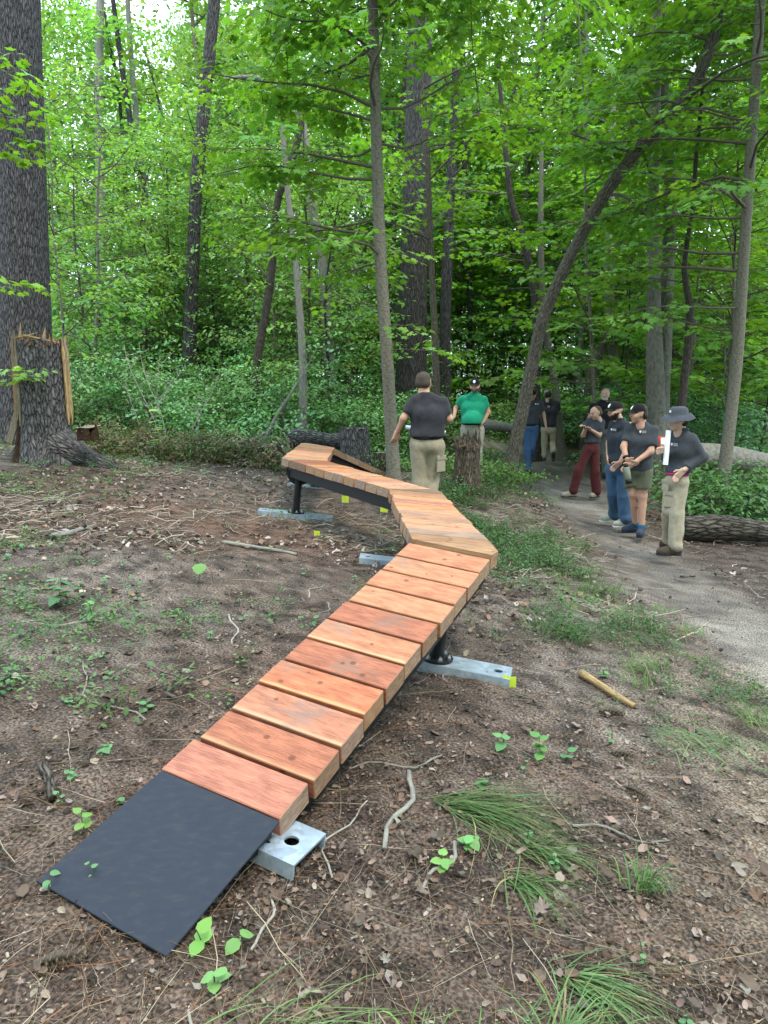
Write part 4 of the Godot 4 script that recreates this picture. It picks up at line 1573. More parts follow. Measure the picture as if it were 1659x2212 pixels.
func shoe(parent: Node, an: Vector3, toe: Vector3, m: Material, cell: float, called := "shoe", sole_m: Material = null) -> void:
	var f := Field.new()
	f.k = 0.03
	var d := toe - an
	d.y = 0.0
	d = d.normalized()
	var heel := an - d * 0.04 + Vector3(0, -0.035, 0)
	if an.y - toe.y > 0.0 and an.y - toe.y < 0.11:   # a foot standing flat
		heel.y = toe.y + 0.004
	var dd := (toe - heel).normalized()
	f.cap(heel, toe - dd * 0.02, 0.044, 0.04)
	f.cap(toe - dd * 0.06, toe, 0.047, 0.038)
	f.cap(an + Vector3(0, 0.02, 0), an.lerp(toe, 0.5), 0.05, 0.036)
	var up := d.cross(Vector3.UP).cross(dd).normalized()
	if up.y < 0.0:
		up = -up
	f.planes.append(Plane(-up, -up.dot(heel - up * 0.036)))
	var mb := MB.new()
	net(f, cell, mb, plain, null)
	put(called, mb.mesh(true), m, parent)
	var g := Field.new()
	g.k = 0.02
	var low := -up * 0.03
	g.cap(heel + low, toe + low * 0.8, 0.047, 0.046)
	g.planes.append(Plane(-up, -up.dot(heel - up * 0.046)))
	g.planes.append(Plane(up, up.dot(heel - up * 0.026)))
	var sb := MB.new()
	net(g, cell, sb, plain, null)
	put("sole", sb.mesh(true), sole_m if sole_m else M.black, parent)

func hat_cap(parent: Node, c: Vector3, bs: Basis, m: Material, patch: Material, visor_up := 0.0) -> void:
	var mb := MB.new()
	for j in 9:
		for i in 25:
			var a := TAU * i / 24.0
			var e := PI * 0.5 * j / 8.0
			var rr := cos(e)
			mb.p(c + bs * Vector3(sin(a) * 0.095 * rr, 0.038 + 0.098 * sin(e) * (1.0 + 0.06 * cos(a)), -0.008 + cos(a) * 0.112 * rr), Vector2(i, j))
	for j in 8:
		for i in 24:
			var k := j * 25 + i
			mb.q(k, k + 25, k + 26, k + 1)
	var crown := put("cap", mb.mesh(true), m, parent)
	var vb := MB.new()
	for j in 5:
		for i in 13:
			var a := lerpf(-1.25, 1.25, i / 12.0)
			var f := j / 4.0
			var z := cos(a) * (0.1 + 0.075 * f)
			var y := 0.048 - 0.018 * f + visor_up * f - 0.25 * pow(sin(a), 2) * 0.08
			vb.p(c + bs * Vector3(sin(a) * (0.092 - 0.012 * f), y, z))
	for j in 4:
		for i in 12:
			var k := j * 13 + i
			vb.q(k, k + 13, k + 14, k + 1)
	put("visor", vb.mesh(true), m, crown)
	if patch:
		var pb := MB.new()
		for i in 9:
			var a := TAU * i / 8.0
			var r := 0.0 if i == 8 else 0.024
			var x := r * cos(a)
			var y := 0.086 + r * sin(a) * 1.1
			var e := clampf((y - 0.038) / 0.098, 0.0, 1.0)
			pb.p(c + bs * Vector3(x, y, -0.008 + 0.112 * sqrt(maxf(0.0, 1.0 - e * e)) + 0.006))
		for i in 8:
			pb.t(8, i, (i + 1) % 8)
		put("badge", pb.mesh(), patch, crown)

func cap_mesh(f: Field, cell: float, called: String, m: Material, parent: Node, wr := 0.0) -> MeshInstance3D:
	var mb := MB.new()
	f.wrinkle = wr
	net(f, cell, mb, plain, nz if wr > 0.0 else null)
	return put(called, mb.mesh(true), m, parent)

func person(label: String, base: Vector3, ox: float, oy: float, s: float, J: Dictionary, cfg: Dictionary) -> Node3D:
	var root := thing("person", label, "person", base)
	root.rotation.y = atan2(EYE.x - base.x, EYE.z - base.z)
	var j := {}
	for key in J:
		var q: Array = J[key]
		j[key] = Vector3((q[0] - ox) * s, (oy - q[1]) * s, q[2] if q.size() > 2 else 0.0)
	var cell: float = cfg.get("cell", 0.017)
	var fine: float = cfg.get("fine", 0.0075)
	var skin: Color = cfg.get("skin", Color(0.42, 0.25, 0.18))
	cfg.skin = skin
	var big: float = cfg.get("big", 1.0)
	# --- the body, one mesh
	var f := Field.new()
	f.k = 0.03
	var neck: Vector3 = j.neck
	var hd: Vector3 = j.head
	var pel: Vector3 = (j.hipL + j.hipR) * 0.5
	f.cap(neck, hd, 0.056, 0.052)
	f.cap(j.shL, j.shR, 0.05, 0.05)
	f.cap(neck - Vector3(0, 0.16, 0), pel, 0.075, 0.075)
	var thin: float = 1.0 if cfg.has("shorts") else 0.72
	for sd in ["L", "R"]:
		f.cap(j["sh" + sd], j["el" + sd], 0.05, 0.041)
		f.cap(j["el" + sd], j["wr" + sd], 0.042, 0.029)
		f.cap(j["hip" + sd], j["kn" + sd], 0.085 * thin, 0.057 * thin)
		f.cap(j["kn" + sd], j["an" + sd], 0.056 * thin, 0.038)
		var kn: Vector3 = j["kn" + sd]
		var an: Vector3 = j["an" + sd]
		var back: Vector3 = -(j["toe" + sd] - an)
		back.y = 0
		if thin == 1.0:
			f.ball(kn.lerp(an, 0.3) + back.normalized() * 0.02, 0.05)
	var mb := MB.new()
	net(f, cell, mb, func(_p): return skin, null)
	var face: Vector3 = v3(cfg.face).normalized()
	var fx := Vector3.UP.cross(face).normalized()
	var bs := Basis(fx, face.cross(fx), face)
	head(mb, hd, bs, cfg, fine)
	if cfg.get("hands", true):
		for sd in ["L", "R"]:
			var w: Vector3 = j["wr" + sd]
			if j.has("hd" + sd):
				var th: Vector3 = v3(cfg.get("thumb" + sd, [0, 0.3, 1]))
				hand(mb, w, j["hd" + sd] - w, th, cfg.get("curl", 0.5), skin)
	var sm := mat(Color.WHITE, 0.6, null, Vector3.ONE, false, true)
	sm.subsurf_scatter_enabled = true
	sm.subsurf_scatter_strength = 0.08
	put("body", mb.mesh(true), sm, root)
	# --- trousers or shorts
	f = Field.new()
	f.k = 0.016
	var wy: float = (oy - cfg.waist) * s
	var wid: float = cfg.get("hip_r", 0.115) * big
	var hx: Vector3 = (j.hipR - j.hipL) * 0.12
	f.cap(j.hipL + hx, j.hipR - hx, wid, wid)
	f.cap(Vector3(j.hipL.x, wy + 0.06, j.hipL.z) + hx * 2.2, Vector3(j.hipR.x, wy + 0.06, j.hipR.z) - hx * 2.2, wid * 0.95, wid * 0.95)
	f.cap(pel, Vector3(pel.x, wy + 0.05, pel.z), wid, wid * 1.0)
	var loose: float = cfg.get("loose", 1.0)
	for sd in ["L", "R"]:
		var kn: Vector3 = j["kn" + sd]
		var hp: Vector3 = j["hip" + sd]
		var an: Vector3 = j["an" + sd]
		if cfg.has("shorts"):
			var e := hp.lerp(kn, cfg.shorts)
			f.cap(hp, e, 0.108 * big, 0.098 * loose, 1)
		else:
			f.cap(hp, kn, 0.1 * big, 0.072 * loose)
			f.cap(kn, an + (kn - an).normalized() * 0.02, 0.077 * loose, 0.074 * loose, 1)
			f.ball(kn.lerp(an, 0.92) + Vector3(0.01, 0, 0.012), 0.074 * loose)
	f.planes.append(Plane(Vector3.UP, wy if cfg.has("belt") else wy + 0.05))
	var tr := cap_mesh(f, cell, "shorts" if cfg.has("shorts") else "trousers", cfg.legs, root, 0.022)
	var tf := f
	if cfg.has("belt"):
		var g := Field.new()
		g.k = 0.03
		g.cap(Vector3(j.hipL.x, wy, j.hipL.z) + hx * 2.2, Vector3(j.hipR.x, wy, j.hipR.z) - hx * 2.2, wid * 1.02, wid * 1.02)
		g.cap(Vector3(pel.x, wy - 0.05, pel.z), Vector3(pel.x, wy + 0.05, pel.z), wid * 1.08, wid * 1.08)
		g.planes.append(Plane(Vector3.UP, wy + 0.004))
		g.planes.append(Plane(Vector3.DOWN, -(wy - 0.034)))
		cap_mesh(g, minf(cell, 0.012), "belt", cfg.belt, tr)
	# --- shirt
	f = Field.new()
	f.k = 0.04
	var hem: float = (oy - cfg.hem) * s
	if cfg.has("belt"):
		hem = wy - 0.004
	var shx: Vector3 = (j.shR - j.shL)
	var sl: Vector3 = j.shL + shx * 0.09
	var sr: Vector3 = j.shR - shx * 0.09
	f.cap(sl - Vector3(0, 0.02, 0), sr - Vector3(0, 0.02, 0), 0.056, 0.056)
	f.cap(neck - Vector3(0, 0.02, 0), neck - Vector3(0, 0.1, 0), 0.066, 0.1)
	f.cap(neck - Vector3(0, 0.025, 0), sl, 0.062, 0.06)
	f.cap(neck - Vector3(0, 0.025, 0), sr, 0.062, 0.06)
	var chL := sl.lerp(j.hipL, 0.3) + shx * 0.12
	var chR := sr.lerp(j.hipR, 0.3) - shx * 0.12
	f.cap(chL, chR, 0.118 * big, 0.118 * big)
	var waL: Vector3 = sl.lerp(j.hipL, 0.78) + shx * 0.14
	var waR: Vector3 = sr.lerp(j.hipR, 0.78) - shx * 0.14
	f.cap(waL, waR, 0.115 * big, 0.115 * big)
	f.cap(chL, waL, 0.11 * big, 0.112 * big)
	f.cap(chR, waR, 0.11 * big, 0.112 * big)
	f.cap(sl - Vector3(0, 0.02, 0), chL, 0.065, 0.1)
	f.cap(sr - Vector3(0, 0.02, 0), chR, 0.065, 0.1)
	var loL := Vector3(waL.x, hem - 0.05, waL.z)
	var loR := Vector3(waR.x, hem - 0.05, waR.z)
	f.cap(waL, loL, 0.116 * big, 0.118 * big)
	f.cap(waR, loR, 0.116 * big, 0.118 * big)
	f.cap(loL, loR, 0.118 * big, 0.118 * big)
	if cfg.has("belly"):
		f.ball(waL.lerp(waR, 0.5) + v3(cfg.belly) + Vector3(0, 0.05, 0), 0.16 * big)
	for sd in ["L", "R"]:
		var sh: Vector3 = j["sh" + sd]
		var el: Vector3 = j["el" + sd]
		var ss: float = cfg.get("sleeve", 0.62)
		if ss <= 1.0:
			f.cap(sh, sh.lerp(el, ss), 0.062, 0.065, 1)
		else:
			f.cap(sh, el, 0.066, 0.056)
			f.cap(el, el.lerp(j["wr" + sd], ss - 1.0), 0.054, 0.046, 1)
	f.planes.append(Plane(Vector3.DOWN, -hem))
	f.planes.append(Plane(Vector3.UP, neck.y + cfg.get("collar", 0.02)))
	var st := cap_mesh(f, cell, "shirt", cfg.shirt, root, 0.02)
	if cfg.has("polo"):
		var g := Field.new()
		g.k = 0.01
		var cv := Vector3(neck.x, neck.y + 0.012, neck.z)
		for i in 10:
			var a := TAU * i / 10.0
			var b2 := TAU * (i + 1) / 10.0
			g.cap(cv + Vector3(cos(a), 0, sin(a)) * 0.066, cv + Vector3(cos(b2), 0, sin(b2)) * 0.066, 0.019, 0.019)
		cap_mesh(g, 0.01, "collar", cfg.shirt, st)
	if cfg.has("logo"):
		var lp: Vector3 = v3(cfg.logo)
		logo(st, Vector3((lp.x - ox) * s, (oy - lp.y) * s, lp.z), v3(cfg.get("logo_dir", [0, 0, 1])), f)
	# --- shoes
	for sd in ["L", "R"]:
		if cfg.get("no_shoe", "") != sd:
			shoe(root, j["an" + sd], j["toe" + sd], cfg.shoes, minf(cell, 0.014), cfg.get("shoe_name", "shoe"), cfg.get("sole"))
			if cfg.has("socks"):
				var kb := MB.new()
				var an: Vector3 = j["an" + sd]
				kb.tube(PackedVector3Array([an + Vector3(0, 0.0, 0), an + Vector3(0, 0.06, 0)]), PackedFloat32Array([0.052, 0.05]), 12)
				put("sock", kb.mesh(true), cfg.socks, root)
	# --- hair and hats
	if cfg.has("hair_m"):
		var g := Field.new()
		g.k = 0.02
		g.cap(hd + bs * Vector3(0, 0.035, -0.03), hd + bs * Vector3(0, 0.03, 0.0), 0.088, 0.083)
		g.cap(hd + bs * Vector3(-0.03, -0.02, -0.05), hd + bs * Vector3(0.03, -0.02, -0.05), 0.06, 0.06)
		var n: Vector3 = bs * Vector3(0, -0.35, 1).normalized()
		g.planes.append(Plane(n, n.dot(hd + bs * Vector3(0, 0.06, cfg.get("hair_front", 0.045)))))
		g.planes.append(Plane(bs * Vector3.DOWN, (bs * Vector3.DOWN).dot(hd + bs * Vector3(0, -0.075, 0))))
		g.wrinkle = 0.01
		var hb := MB.new()
		var inv := bs.inverse()
		var hc := func(p: Vector3) -> Color:
			var q := inv * (p - hd)
			if cfg.has("bald") and Vector3(q.x, q.y - 0.125, q.z + 0.02).length() < 0.055 + 0.012 * sin(q.x * 300.0):
				return skin * 0.85
			return cfg.hair
		net(g, fine, hb, hc, nz)
		put("hair", hb.mesh(true), cfg.hair_m, root)
	if cfg.has("cap_m"):
		hat_cap(root, hd, bs, cfg.cap_m, cfg.get("badge"))
	root.set_meta("_head", [hd, bs])
	root.set_meta("_cloth", [tr, tf])
	return root

# a cargo pocket with its flap, laid on the cloth where a ray from that side meets it
func pocket(who: Node3D, p: Vector3, dir: Vector3, w: float, h: float, m: Material) -> void:
	var cl: Array = who.get_meta("_cloth")
	var f: Field = cl[1]
	var d := dir.normalized()
	var q := p + d * 0.4
	for i in 80:
		var mn := 1.0
		for k in f.a.size():
			mn = minf(mn, f.one(k, q))
		if mn < 0.004:
			break
		q -= d * maxf(0.003, mn * 0.6)
	var x := Vector3.UP.cross(d).normalized()
	var b := Basis(x, Vector3.UP, d)
	var mb := MB.new()
	mb.box(Transform3D(b, q), Vector3(w, h, 0.018), 0.007)
	put("pocket", mb.mesh(), m, cl[0])
	mb = MB.new()
	mb.box(Transform3D(b, q + Vector3(0, h * 0.4, 0) + d * 0.006), Vector3(w * 1.06, h * 0.28, 0.02), 0.006)
	put("pocket_flap", mb.mesh(), m, cl[0])

# small white shield and two lines of lettering on the chest
func logo(parent: Node, p: Vector3, dir: Vector3, f: Field) -> void:
	# find the cloth surface along the view direction
	var d := dir.normalized()
	var q := p + d * 0.4
	for i in 60:
		var mn := 1.0
		for k in f.a.size():
			mn = minf(mn, f.one(k, q))
		if mn < 0.022:
			break
		q -= d * maxf(0.004, mn * 0.5)
	var x := Vector3.UP.cross(d).normalized()
	var b := Basis(x, Vector3.UP, d)
	var mb := MB.new()
	var pts := [Vector2(-0.013, 0.016), Vector2(0.013, 0.016), Vector2(0.013, -0.002), Vector2(0, -0.018), Vector2(-0.013, -0.002)]
	for o in pts:
		mb.p(q + b * Vector3(o.x - 0.03, o.y, 0))
	mb.t(0, 1, 2); mb.t(0, 2, 3); mb.t(0, 3, 4)
	put("emblem", mb.mesh(), M.white, parent)
	for i in 2:
		var tm := TextMesh.new()
		var sf := SystemFont.new()
		sf.font_names = PackedStringArray(["Droid Sans"])
		tm.font = sf
		tm.text = ["Stark", "Parks"][i]
		tm.font_size = 20
		tm.pixel_size = 0.0011
		tm.depth = 0.001
		var o := put("lettering", tm, M.white, parent)
		o.transform = Transform3D(b, q + b * Vector3(0.018, 0.009 - 0.018 * i, 0))

# ---------------------------------------------------------------- the wood
func trail(q: Array) -> PackedVector3Array:   # [picture x, y, depth] triples; the first is set on the ground
	var pts := PackedVector3Array()
	for i in q.size():
		if i == 0:
			pts.append(gat(q[0][0], q[0][2]))
		else:
			pts.append(at(q[i][0], q[i][1], q[i][2]))
	return pts

const MAPLE := Color(0.2, 0.39, 0.08)
const MAPLE_DARK := Color(0.155, 0.325, 0.065)
const BEECH := Color(0.26, 0.47, 0.165)
const FAR := Color(0.27, 0.47, 0.19)
const UNDER := Color(0.2, 0.39, 0.16)

func B(n: int, y0: float, y1: float, len: float, tint: Color, o := {}) -> Dictionary:
	var d := {"n": n, "y0": y0, "y1": y1, "len": len, "tint": tint}
	d.merge(o)
	return d

func make_trees() -> void:
	# --- the trees one can single out, nearest first
	tree("maple_tree", "smooth grey maple trunk rising beside the boardwalk left of the man in khaki trousers",
		trail([[853, 1030, 9.9], [838, 800, 9.95], [822, 560, 10.0], [814, 330, 10.1], [808, 100, 10.2], [800, -150, 10.3], [790, -420, 10.5]]), PackedFloat32Array([0.1, 0.086, 0.082, 0.077, 0.07, 0.06, 0.05]), M.maple_bark,
		{"flare": 0.45, "rough": 0.06, "branch_mat": M.twig, "branches": [
			B(14, 2.9, 6.8, 1.95, MAPLE_DARK, {"az0": 1.9, "az1": 4.2, "gap": 0.19, "sz": 0.85, "rise0": -0.15, "rise1": 0.3}),
			B(7, 5.2, 8.6, 2.1, MAPLE_DARK, {"az0": 2.2, "az1": 5.4, "gap": 0.22, "sz": 0.9}),
			B(5, 1.9, 3.4, 0.75, MAPLE, {"az0": -0.8, "az1": 3.6, "gap": 0.16, "sz": 0.75, "rise0": -0.2, "rise1": 0.25}),
			B(5, 4.4, 8.0, 1.8, MAPLE, {"az0": -0.9, "az1": 1.0, "gap": 0.25, "sz": 0.85})]})
	tree("leaning_tree", "mossy dark tree leaning far to the right in front of the man in blue jeans",
		trail([[1094, 1020, 12.6], [1128, 890, 12.6], [1152, 780, 12.6], [1172, 690, 12.55], [1222, 575, 12.5], [1300, 430, 12.4], [1390, 310, 12.2], [1462, 235, 12.1], [1512, 160, 12.0], [1545, 60, 11.9], [1560, -70, 11.8], [1570, -250, 11.7]]), PackedFloat32Array([0.13, 0.12, 0.113, 0.108, 0.105, 0.102, 0.1, 0.097, 0.094, 0.09, 0.08, 0.07]), M.maple_dark,
		{"flare": 0.25, "rough": 0.12, "branch_mat": M.twig, "branches": [
			B(10, 4.3, 8.2, 2.6, MAPLE_DARK, {"gap": 0.26, "sz": 0.95, "rise0": -0.2, "rise1": 0.35}),
			B(5, 5.5, 8.2, 2.2, MAPLE_DARK, {"az0": 2.4, "az1": 4.0, "gap": 0.26, "sz": 0.95, "rise0": -0.2, "rise1": 0.2})]})
	tree("slender_maple", "slender straight grey maple at the right edge behind the mossy log",
		trail([[1562, 1066, 11.8], [1590, 800, 11.8], [1606, 560, 11.7], [1622, 330, 11.6], [1636, 120, 11.5], [1648, -120, 11.4], [1655, -350, 11.4]]), PackedFloat32Array([0.115, 0.092, 0.088, 0.082, 0.074, 0.066, 0.05]), M.maple_bark,
		{"flare": 0.4, "rough": 0.06, "branch_mat": M.twig, "branches": [
			B(9, 2.6, 6.4, 2.5, MAPLE_DARK, {"az0": 2.3, "az1": 4.2, "gap": 0.26, "sz": 0.9, "rise0": -0.25, "rise1": 0.2, "bare": 0.3}),
			B(8, 4.5, 9.0, 2.7, MAPLE_DARK, {"az0": 2.0, "az1": 5.4, "gap": 0.28, "sz": 0.95})]})
	tree("double_trunk_tree", "grey tree with two parallel trunks grown together, behind the men in black caps",
		trail([[1418, 1010, 15.2], [1416, 860, 15.2], [1414, 740, 15.2], [1411, 560, 15.2], [1412, 380, 15.2], [1416, 200, 15.2], [1420, -60, 15.2], [1425, -300, 15.2]]), PackedFloat32Array([0.21, 0.2, 0.15, 0.115, 0.105, 0.1, 0.09, 0.08]), M.grey_bark,
		{"flare": 0.3, "rough": 0.08, "branch_mat": M.twig, "branches": [B(9, 5.2, 11.0, 2.6, MAPLE_DARK, {"gap": 0.3, "sz": 1.0})]})
	second_trunk("double_trunk_tree", trail([[1432, 1010, 15.35], [1430, 860, 15.35], [1437, 740, 15.35], [1443, 560, 15.35], [1447, 380, 15.35], [1436, 230, 15.35], [1428, -60, 15.4]]), PackedFloat32Array([0.17, 0.16, 0.135, 0.125, 0.115, 0.1, 0.09]), M.grey_bark)
	tree("twisted_sapling", "thin crooked tree with bumpy bark left of the slender maple at right",
		trail([[1466, 1000, 14.2], [1472, 880, 14.2], [1488, 740, 14.2], [1490, 650, 14.1], [1478, 600, 14.1], [1482, 540, 14.0], [1496, 450, 14.0], [1505, 330, 14.0], [1520, 160, 14.0], [1530, -40, 14.0]]), PackedFloat32Array([0.1, 0.085, 0.08, 0.085, 0.055, 0.04, 0.038, 0.034, 0.03, 0.02]), M.oak,
		{"flare": 0.2, "rough": 0.3, "sides": 10, "branch_mat": M.twig, "branches": [B(5, 3.5, 7.5, 1.7, MAPLE_DARK, {"gap": 0.28})]})
	tree("young_maple", "slender dark maple stem that forks upward close to the right of the dark pine",
		trail([[948, 960, 15.5], [940, 740, 15.5], [930, 520, 15.5], [924, 350, 15.5], [918, 240, 15.5], [905, 90, 15.5], [896, -60, 15.4]]), PackedFloat32Array([0.09, 0.08, 0.07, 0.062, 0.055, 0.04, 0.03]), M.maple_dark,
		{"rough": 0.1, "sides": 10, "branch_mat": M.maple_dark, "branches": [
			B(7, 4.0, 6.4, 2.4, MAPLE_DARK, {"az0": -0.6, "az1": 3.7, "gap": 0.24, "sz": 1.0, "rise0": 0.5, "rise1": 1.3, "bare": 0.35}),
			B(6, 4.5, 8.5, 1.9, MAPLE, {"gap": 0.26, "sz": 1.0})]})
	tree("pine_tree", "massive dark-barked pine trunk behind the tall broken stump at the left edge",
		trail([[58, 960, 12.6], [54, 740, 12.6], [48, 480, 12.6], [40, 200, 12.6], [34, -60, 12.6], [28, -400, 12.6]]), PackedFloat32Array([0.47, 0.425, 0.4, 0.375, 0.355, 0.33]), M.pine, {"flare": 0.2, "rough": 0.06, "sides": 40, "step": 0.2})
	tree("pine_tree", "massive dark pine trunk behind the head of the man in khaki trousers",
		trail([[886, 960, 19.0], [890, 740, 19.0], [894, 560, 19.0], [900, 380, 19.0], [905, 180, 19.0], [908, -40, 19.0], [910, -300, 19.0]]), PackedFloat32Array([0.47, 0.39, 0.36, 0.335, 0.31, 0.28, 0.25]), M.pine_far, {"flare": 0.3, "rough": 0.06, "sides": 32})
	tree("pine_tree", "dark straight pine trunk leaning slightly right in the bushes between stump and boardwalk",
		trail([[403, 960, 20.0], [408, 780, 20.0], [414, 640, 20.0], [424, 400, 20.0], [442, 220, 20.0], [460, 40, 20.0], [474, -140, 20.0]]), PackedFloat32Array([0.2, 0.185, 0.175, 0.17, 0.165, 0.155, 0.14]), M.pine_far, {"flare": 0.2, "rough": 0.14})
	tree("dead_tree", "pale dead trunk with flaking bark rising behind the left end of the boardwalk",
		trail([[652, 985, 14.5], [655, 840, 14.5], [650, 700, 14.5], [634, 520, 14.5], [620, 400, 14.5], [612, 300, 14.5], [602, 180, 14.5], [590, 60, 14.5]]), PackedFloat32Array([0.1, 0.085, 0.075, 0.062, 0.055, 0.05, 0.04, 0.02]), M.dead_wood, {"rough": 0.18, "sides": 10})
	tree("dead_tree", "dark crooked dead tree with a broken top left of the pale dead trunk",
		trail([[545, 960, 16.5], [556, 780, 16.5], [580, 640, 16.5], [592, 520, 16.5], [598, 440, 16.5], [622, 370, 16.4], [644, 300, 16.4], [655, 240, 16.4]]), PackedFloat32Array([0.13, 0.115, 0.1, 0.095, 0.09, 0.075, 0.085, 0.06]), M.oak, {"rough": 0.25, "sides": 10,
		"branch_mat": M.oak, "branches": [B(4, 2.2, 4.8, 2.0, BEECH, {"az0": 1.8, "az1": 3.6, "rise0": 0.6, "rise1": 1.4, "gap": 0.8, "bare": 0.6})], "leaf": "beech"})
	tree("vine_tree", "crooked tree hung with bare pale vines above the sawn stump",
		trail([[720, 960, 18.0], [702, 620, 18.0], [684, 500, 18.0], [668, 400, 18.0], [660, 300, 18.0], [640, 225, 17.9], [590, 180, 17.9], [540, 165, 17.8], [480, 172, 17.8]]), PackedFloat32Array([0.16, 0.15, 0.13, 0.12, 0.115, 0.1, 0.08, 0.06, 0.03]), M.dead_wood, {"rough": 0.2, "sides": 10})
	tree("bent_tree", "thin dark tree bending left above the man in the green shirt",
		trail([[1158, 960, 18.5], [1158, 680, 18.5], [1146, 590, 18.5], [1132, 520, 18.5], [1104, 430, 18.5], [1090, 300, 18.5], [1075, 120, 18.5]]), PackedFloat32Array([0.12, 0.11, 0.105, 0.1, 0.08, 0.06, 0.04]), M.oak, {"rough": 0.1, "sides": 10, "branch_mat": M.twig, "branches": [B(8, 4.5, 9.0, 2.2, MAPLE, {"gap": 0.34, "sz": 1.1})]})
	tree("slim_tree", "slim grey tree beside the path just right of the man in the grey cap",
		trail([[1213, 960, 18.8], [1200, 840, 18.8], [1186, 760, 18.8], [1172, 640, 18.8], [1168, 480, 18.8], [1170, 300, 18.8]]), PackedFloat32Array([0.13, 0.1, 0.09, 0.08, 0.07, 0.05]), M.maple_bark, {"rough": 0.06, "sides": 10, "branch_mat": M.twig, "branches": [B(8, 3.0, 8.0, 2.0, MAPLE, {"gap": 0.34, "sz": 1.1})]})
	tree("forked_tree", "dark slanting tree that forks above the grey-haired man in black",
		trail([[1268, 960, 21.0], [1276, 820, 21.0], [1300, 750, 21.0], [1340, 690, 21.0], [1395, 618, 21.0], [1440, 560, 21.0], [1470, 520, 20.8]]), PackedFloat32Array([0.2, 0.17, 0.16, 0.13, 0.09, 0.06, 0.03]), M.maple_dark, {"rough": 0.12})
	tree("forked_tree", "grey upright tree crossing the dark slanting tree above the men in black caps",
		trail([[1334, 960, 21.5], [1326, 800, 21.5], [1318, 700, 21.5], [1315, 560, 21.5], [1320, 380, 21.5], [1325, 150, 21.5]]), PackedFloat32Array([0.2, 0.17, 0.15, 0.13, 0.11, 0.09]), M.grey_bark, {"rough": 0.12, "branch_mat": M.twig, "branches": [B(9, 4.0, 10.0, 2.6, MAPLE, {"gap": 0.36, "sz": 1.15})]})
	tree("grey_tree", "mid grey trunk in shade right of the slender forked maple",
		trail([[960, 960, 22.0], [962, 700, 22.0], [972, 430, 22.0], [985, 180, 22.0], [990, -80, 22.0]]), PackedFloat32Array([0.19, 0.17, 0.15, 0.13, 0.1]), M.pine_far, {"rough": 0.1, "branch_mat": M.twig, "branches": [B(10, 5.0, 13.0, 2.6, MAPLE, {"gap": 0.36, "sz": 1.2})]})

	# boughs that reach into the picture from trees outside it
	var lb := MB.new()
	var cr := Crown.new()
	var root := thing("maple_bough", "maple bough with star-shaped leaves hanging in front of the massive pine at the left edge", "branch", at(-160, 420, 9.0))
	for q in [[-160, 420, 9.0, 60, 210, 8.6, 1.5], [-160, 430, 9.0, 30, 265, 8.7, 1.4], [-170, 330, 8.8, 40, 150, 8.7, 1.2], [-150, 650, 9.2, 30, 600, 8.8, 1.2], [-150, 900, 9.2, 40, 800, 9.1, 1.0]]:
		var a := at(q[0], q[1], q[2])
		var b := at(q[3], q[4], q[5])
		leaf_branch(lb, cr, a - root.position, (b - a).normalized(), a.distance_to(b), 0.012, MAPLE, 0.85, 0.2, 0.06, 0.35)
	tag(put("branches", lb.mesh(true), M.twig, root), "", "", "", "stuff")
	put_crown(cr, "maple", root)
	lb = MB.new(); cr = Crown.new()
	root = thing("maple_bough", "dark maple boughs spreading across the upper right above the leaning tree", "branch", at(1900, 150, 9.0))
	for i in 18:
		var a := at(rng.randf_range(1720, 2050), rng.randf_range(-500, 380), rng.randf_range(11.0, 15.5))
		var b := at(rng.randf_range(1150, 1620), a.y * 0.0 + rng.randf_range(-420, 400), rng.randf_range(11.0, 15.0))
		leaf_branch(lb, cr, a - root.position, (b - a).normalized(), a.distance_to(b), 0.022, MAPLE_DARK, 0.85, 0.27, 0.05, 0.3)
	tag(put("branches", lb.mesh(true), M.twig, root), "", "", "", "stuff")
	put_crown(cr, "maple", root)
	lb = MB.new(); cr = Crown.new()
	root = thing("maple_bough", "maple boughs hanging from above over the top middle of the wood", "branch", at(800, -520, 10.0))
	for i in 20:
		var a := at(rng.randf_range(700, 1300), rng.randf_range(-640, -250), rng.randf_range(8.6, 12.0))
		var b := at(rng.randf_range(560, 1330), rng.randf_range(-200, 250), rng.randf_range(8.4, 12.0))
		leaf_branch(lb, cr, a - root.position, (b - a).normalized(), a.distance_to(b), 0.016, MAPLE_DARK, 0.9, 0.27, 0.05, 0.3)
	tag(put("branches", lb.mesh(true), M.twig, root), "", "", "", "stuff")
	put_crown(cr, "maple", root)

	# --- ranks of trees farther back
	var regions := [
		["beech_sapling", "pale green young tree with hanging oval leaves in the left half of the wood", "young trees with oval leaves", 18, [130, 760], [14.5, 22.0], "beech", BEECH, 7.0, "pale green oval-leaved sapling"],
		["maple_sapling", "young maple with layered leaf sprays in the right half of the wood", "young maples among the trunks", 13, [1260, 1740], [14.5, 24.0], "maple", MAPLE, 7.5, "young maple in layers"],
		["glade_maple", "bright young maple in the glade behind the people", "bright maples of the glade", 11, [905, 1290], [25.0, 36.0], "maple", Color(0.2, 0.44, 0.07), 9.5, "bright glade maple"],
		["wood_tree", "tall leafy tree in the far left part of the background wood", "far trees left of the massive middle pine", 17, [60, 860], [24.0, 42.0], "clump", FAR, 17.0, "tall pale green tree"],
		["wood_tree", "tall leafy tree in the far right part of the background wood", "far trees right of the massive middle pine", 20, [860, 1760], [23.0, 42.0], "clump", Color(0.19, 0.36, 0.1), 18.0, "tall yellow-green tree"],
		["wood_tree", "leafy tree in the last rank closing the view at the back of the wood", "trees in the last rank of the wood", 40, [-300, 1950], [44.0, 62.0], "clump", Color(0.24, 0.41, 0.16), 22.0, "farthest pale tree"]]
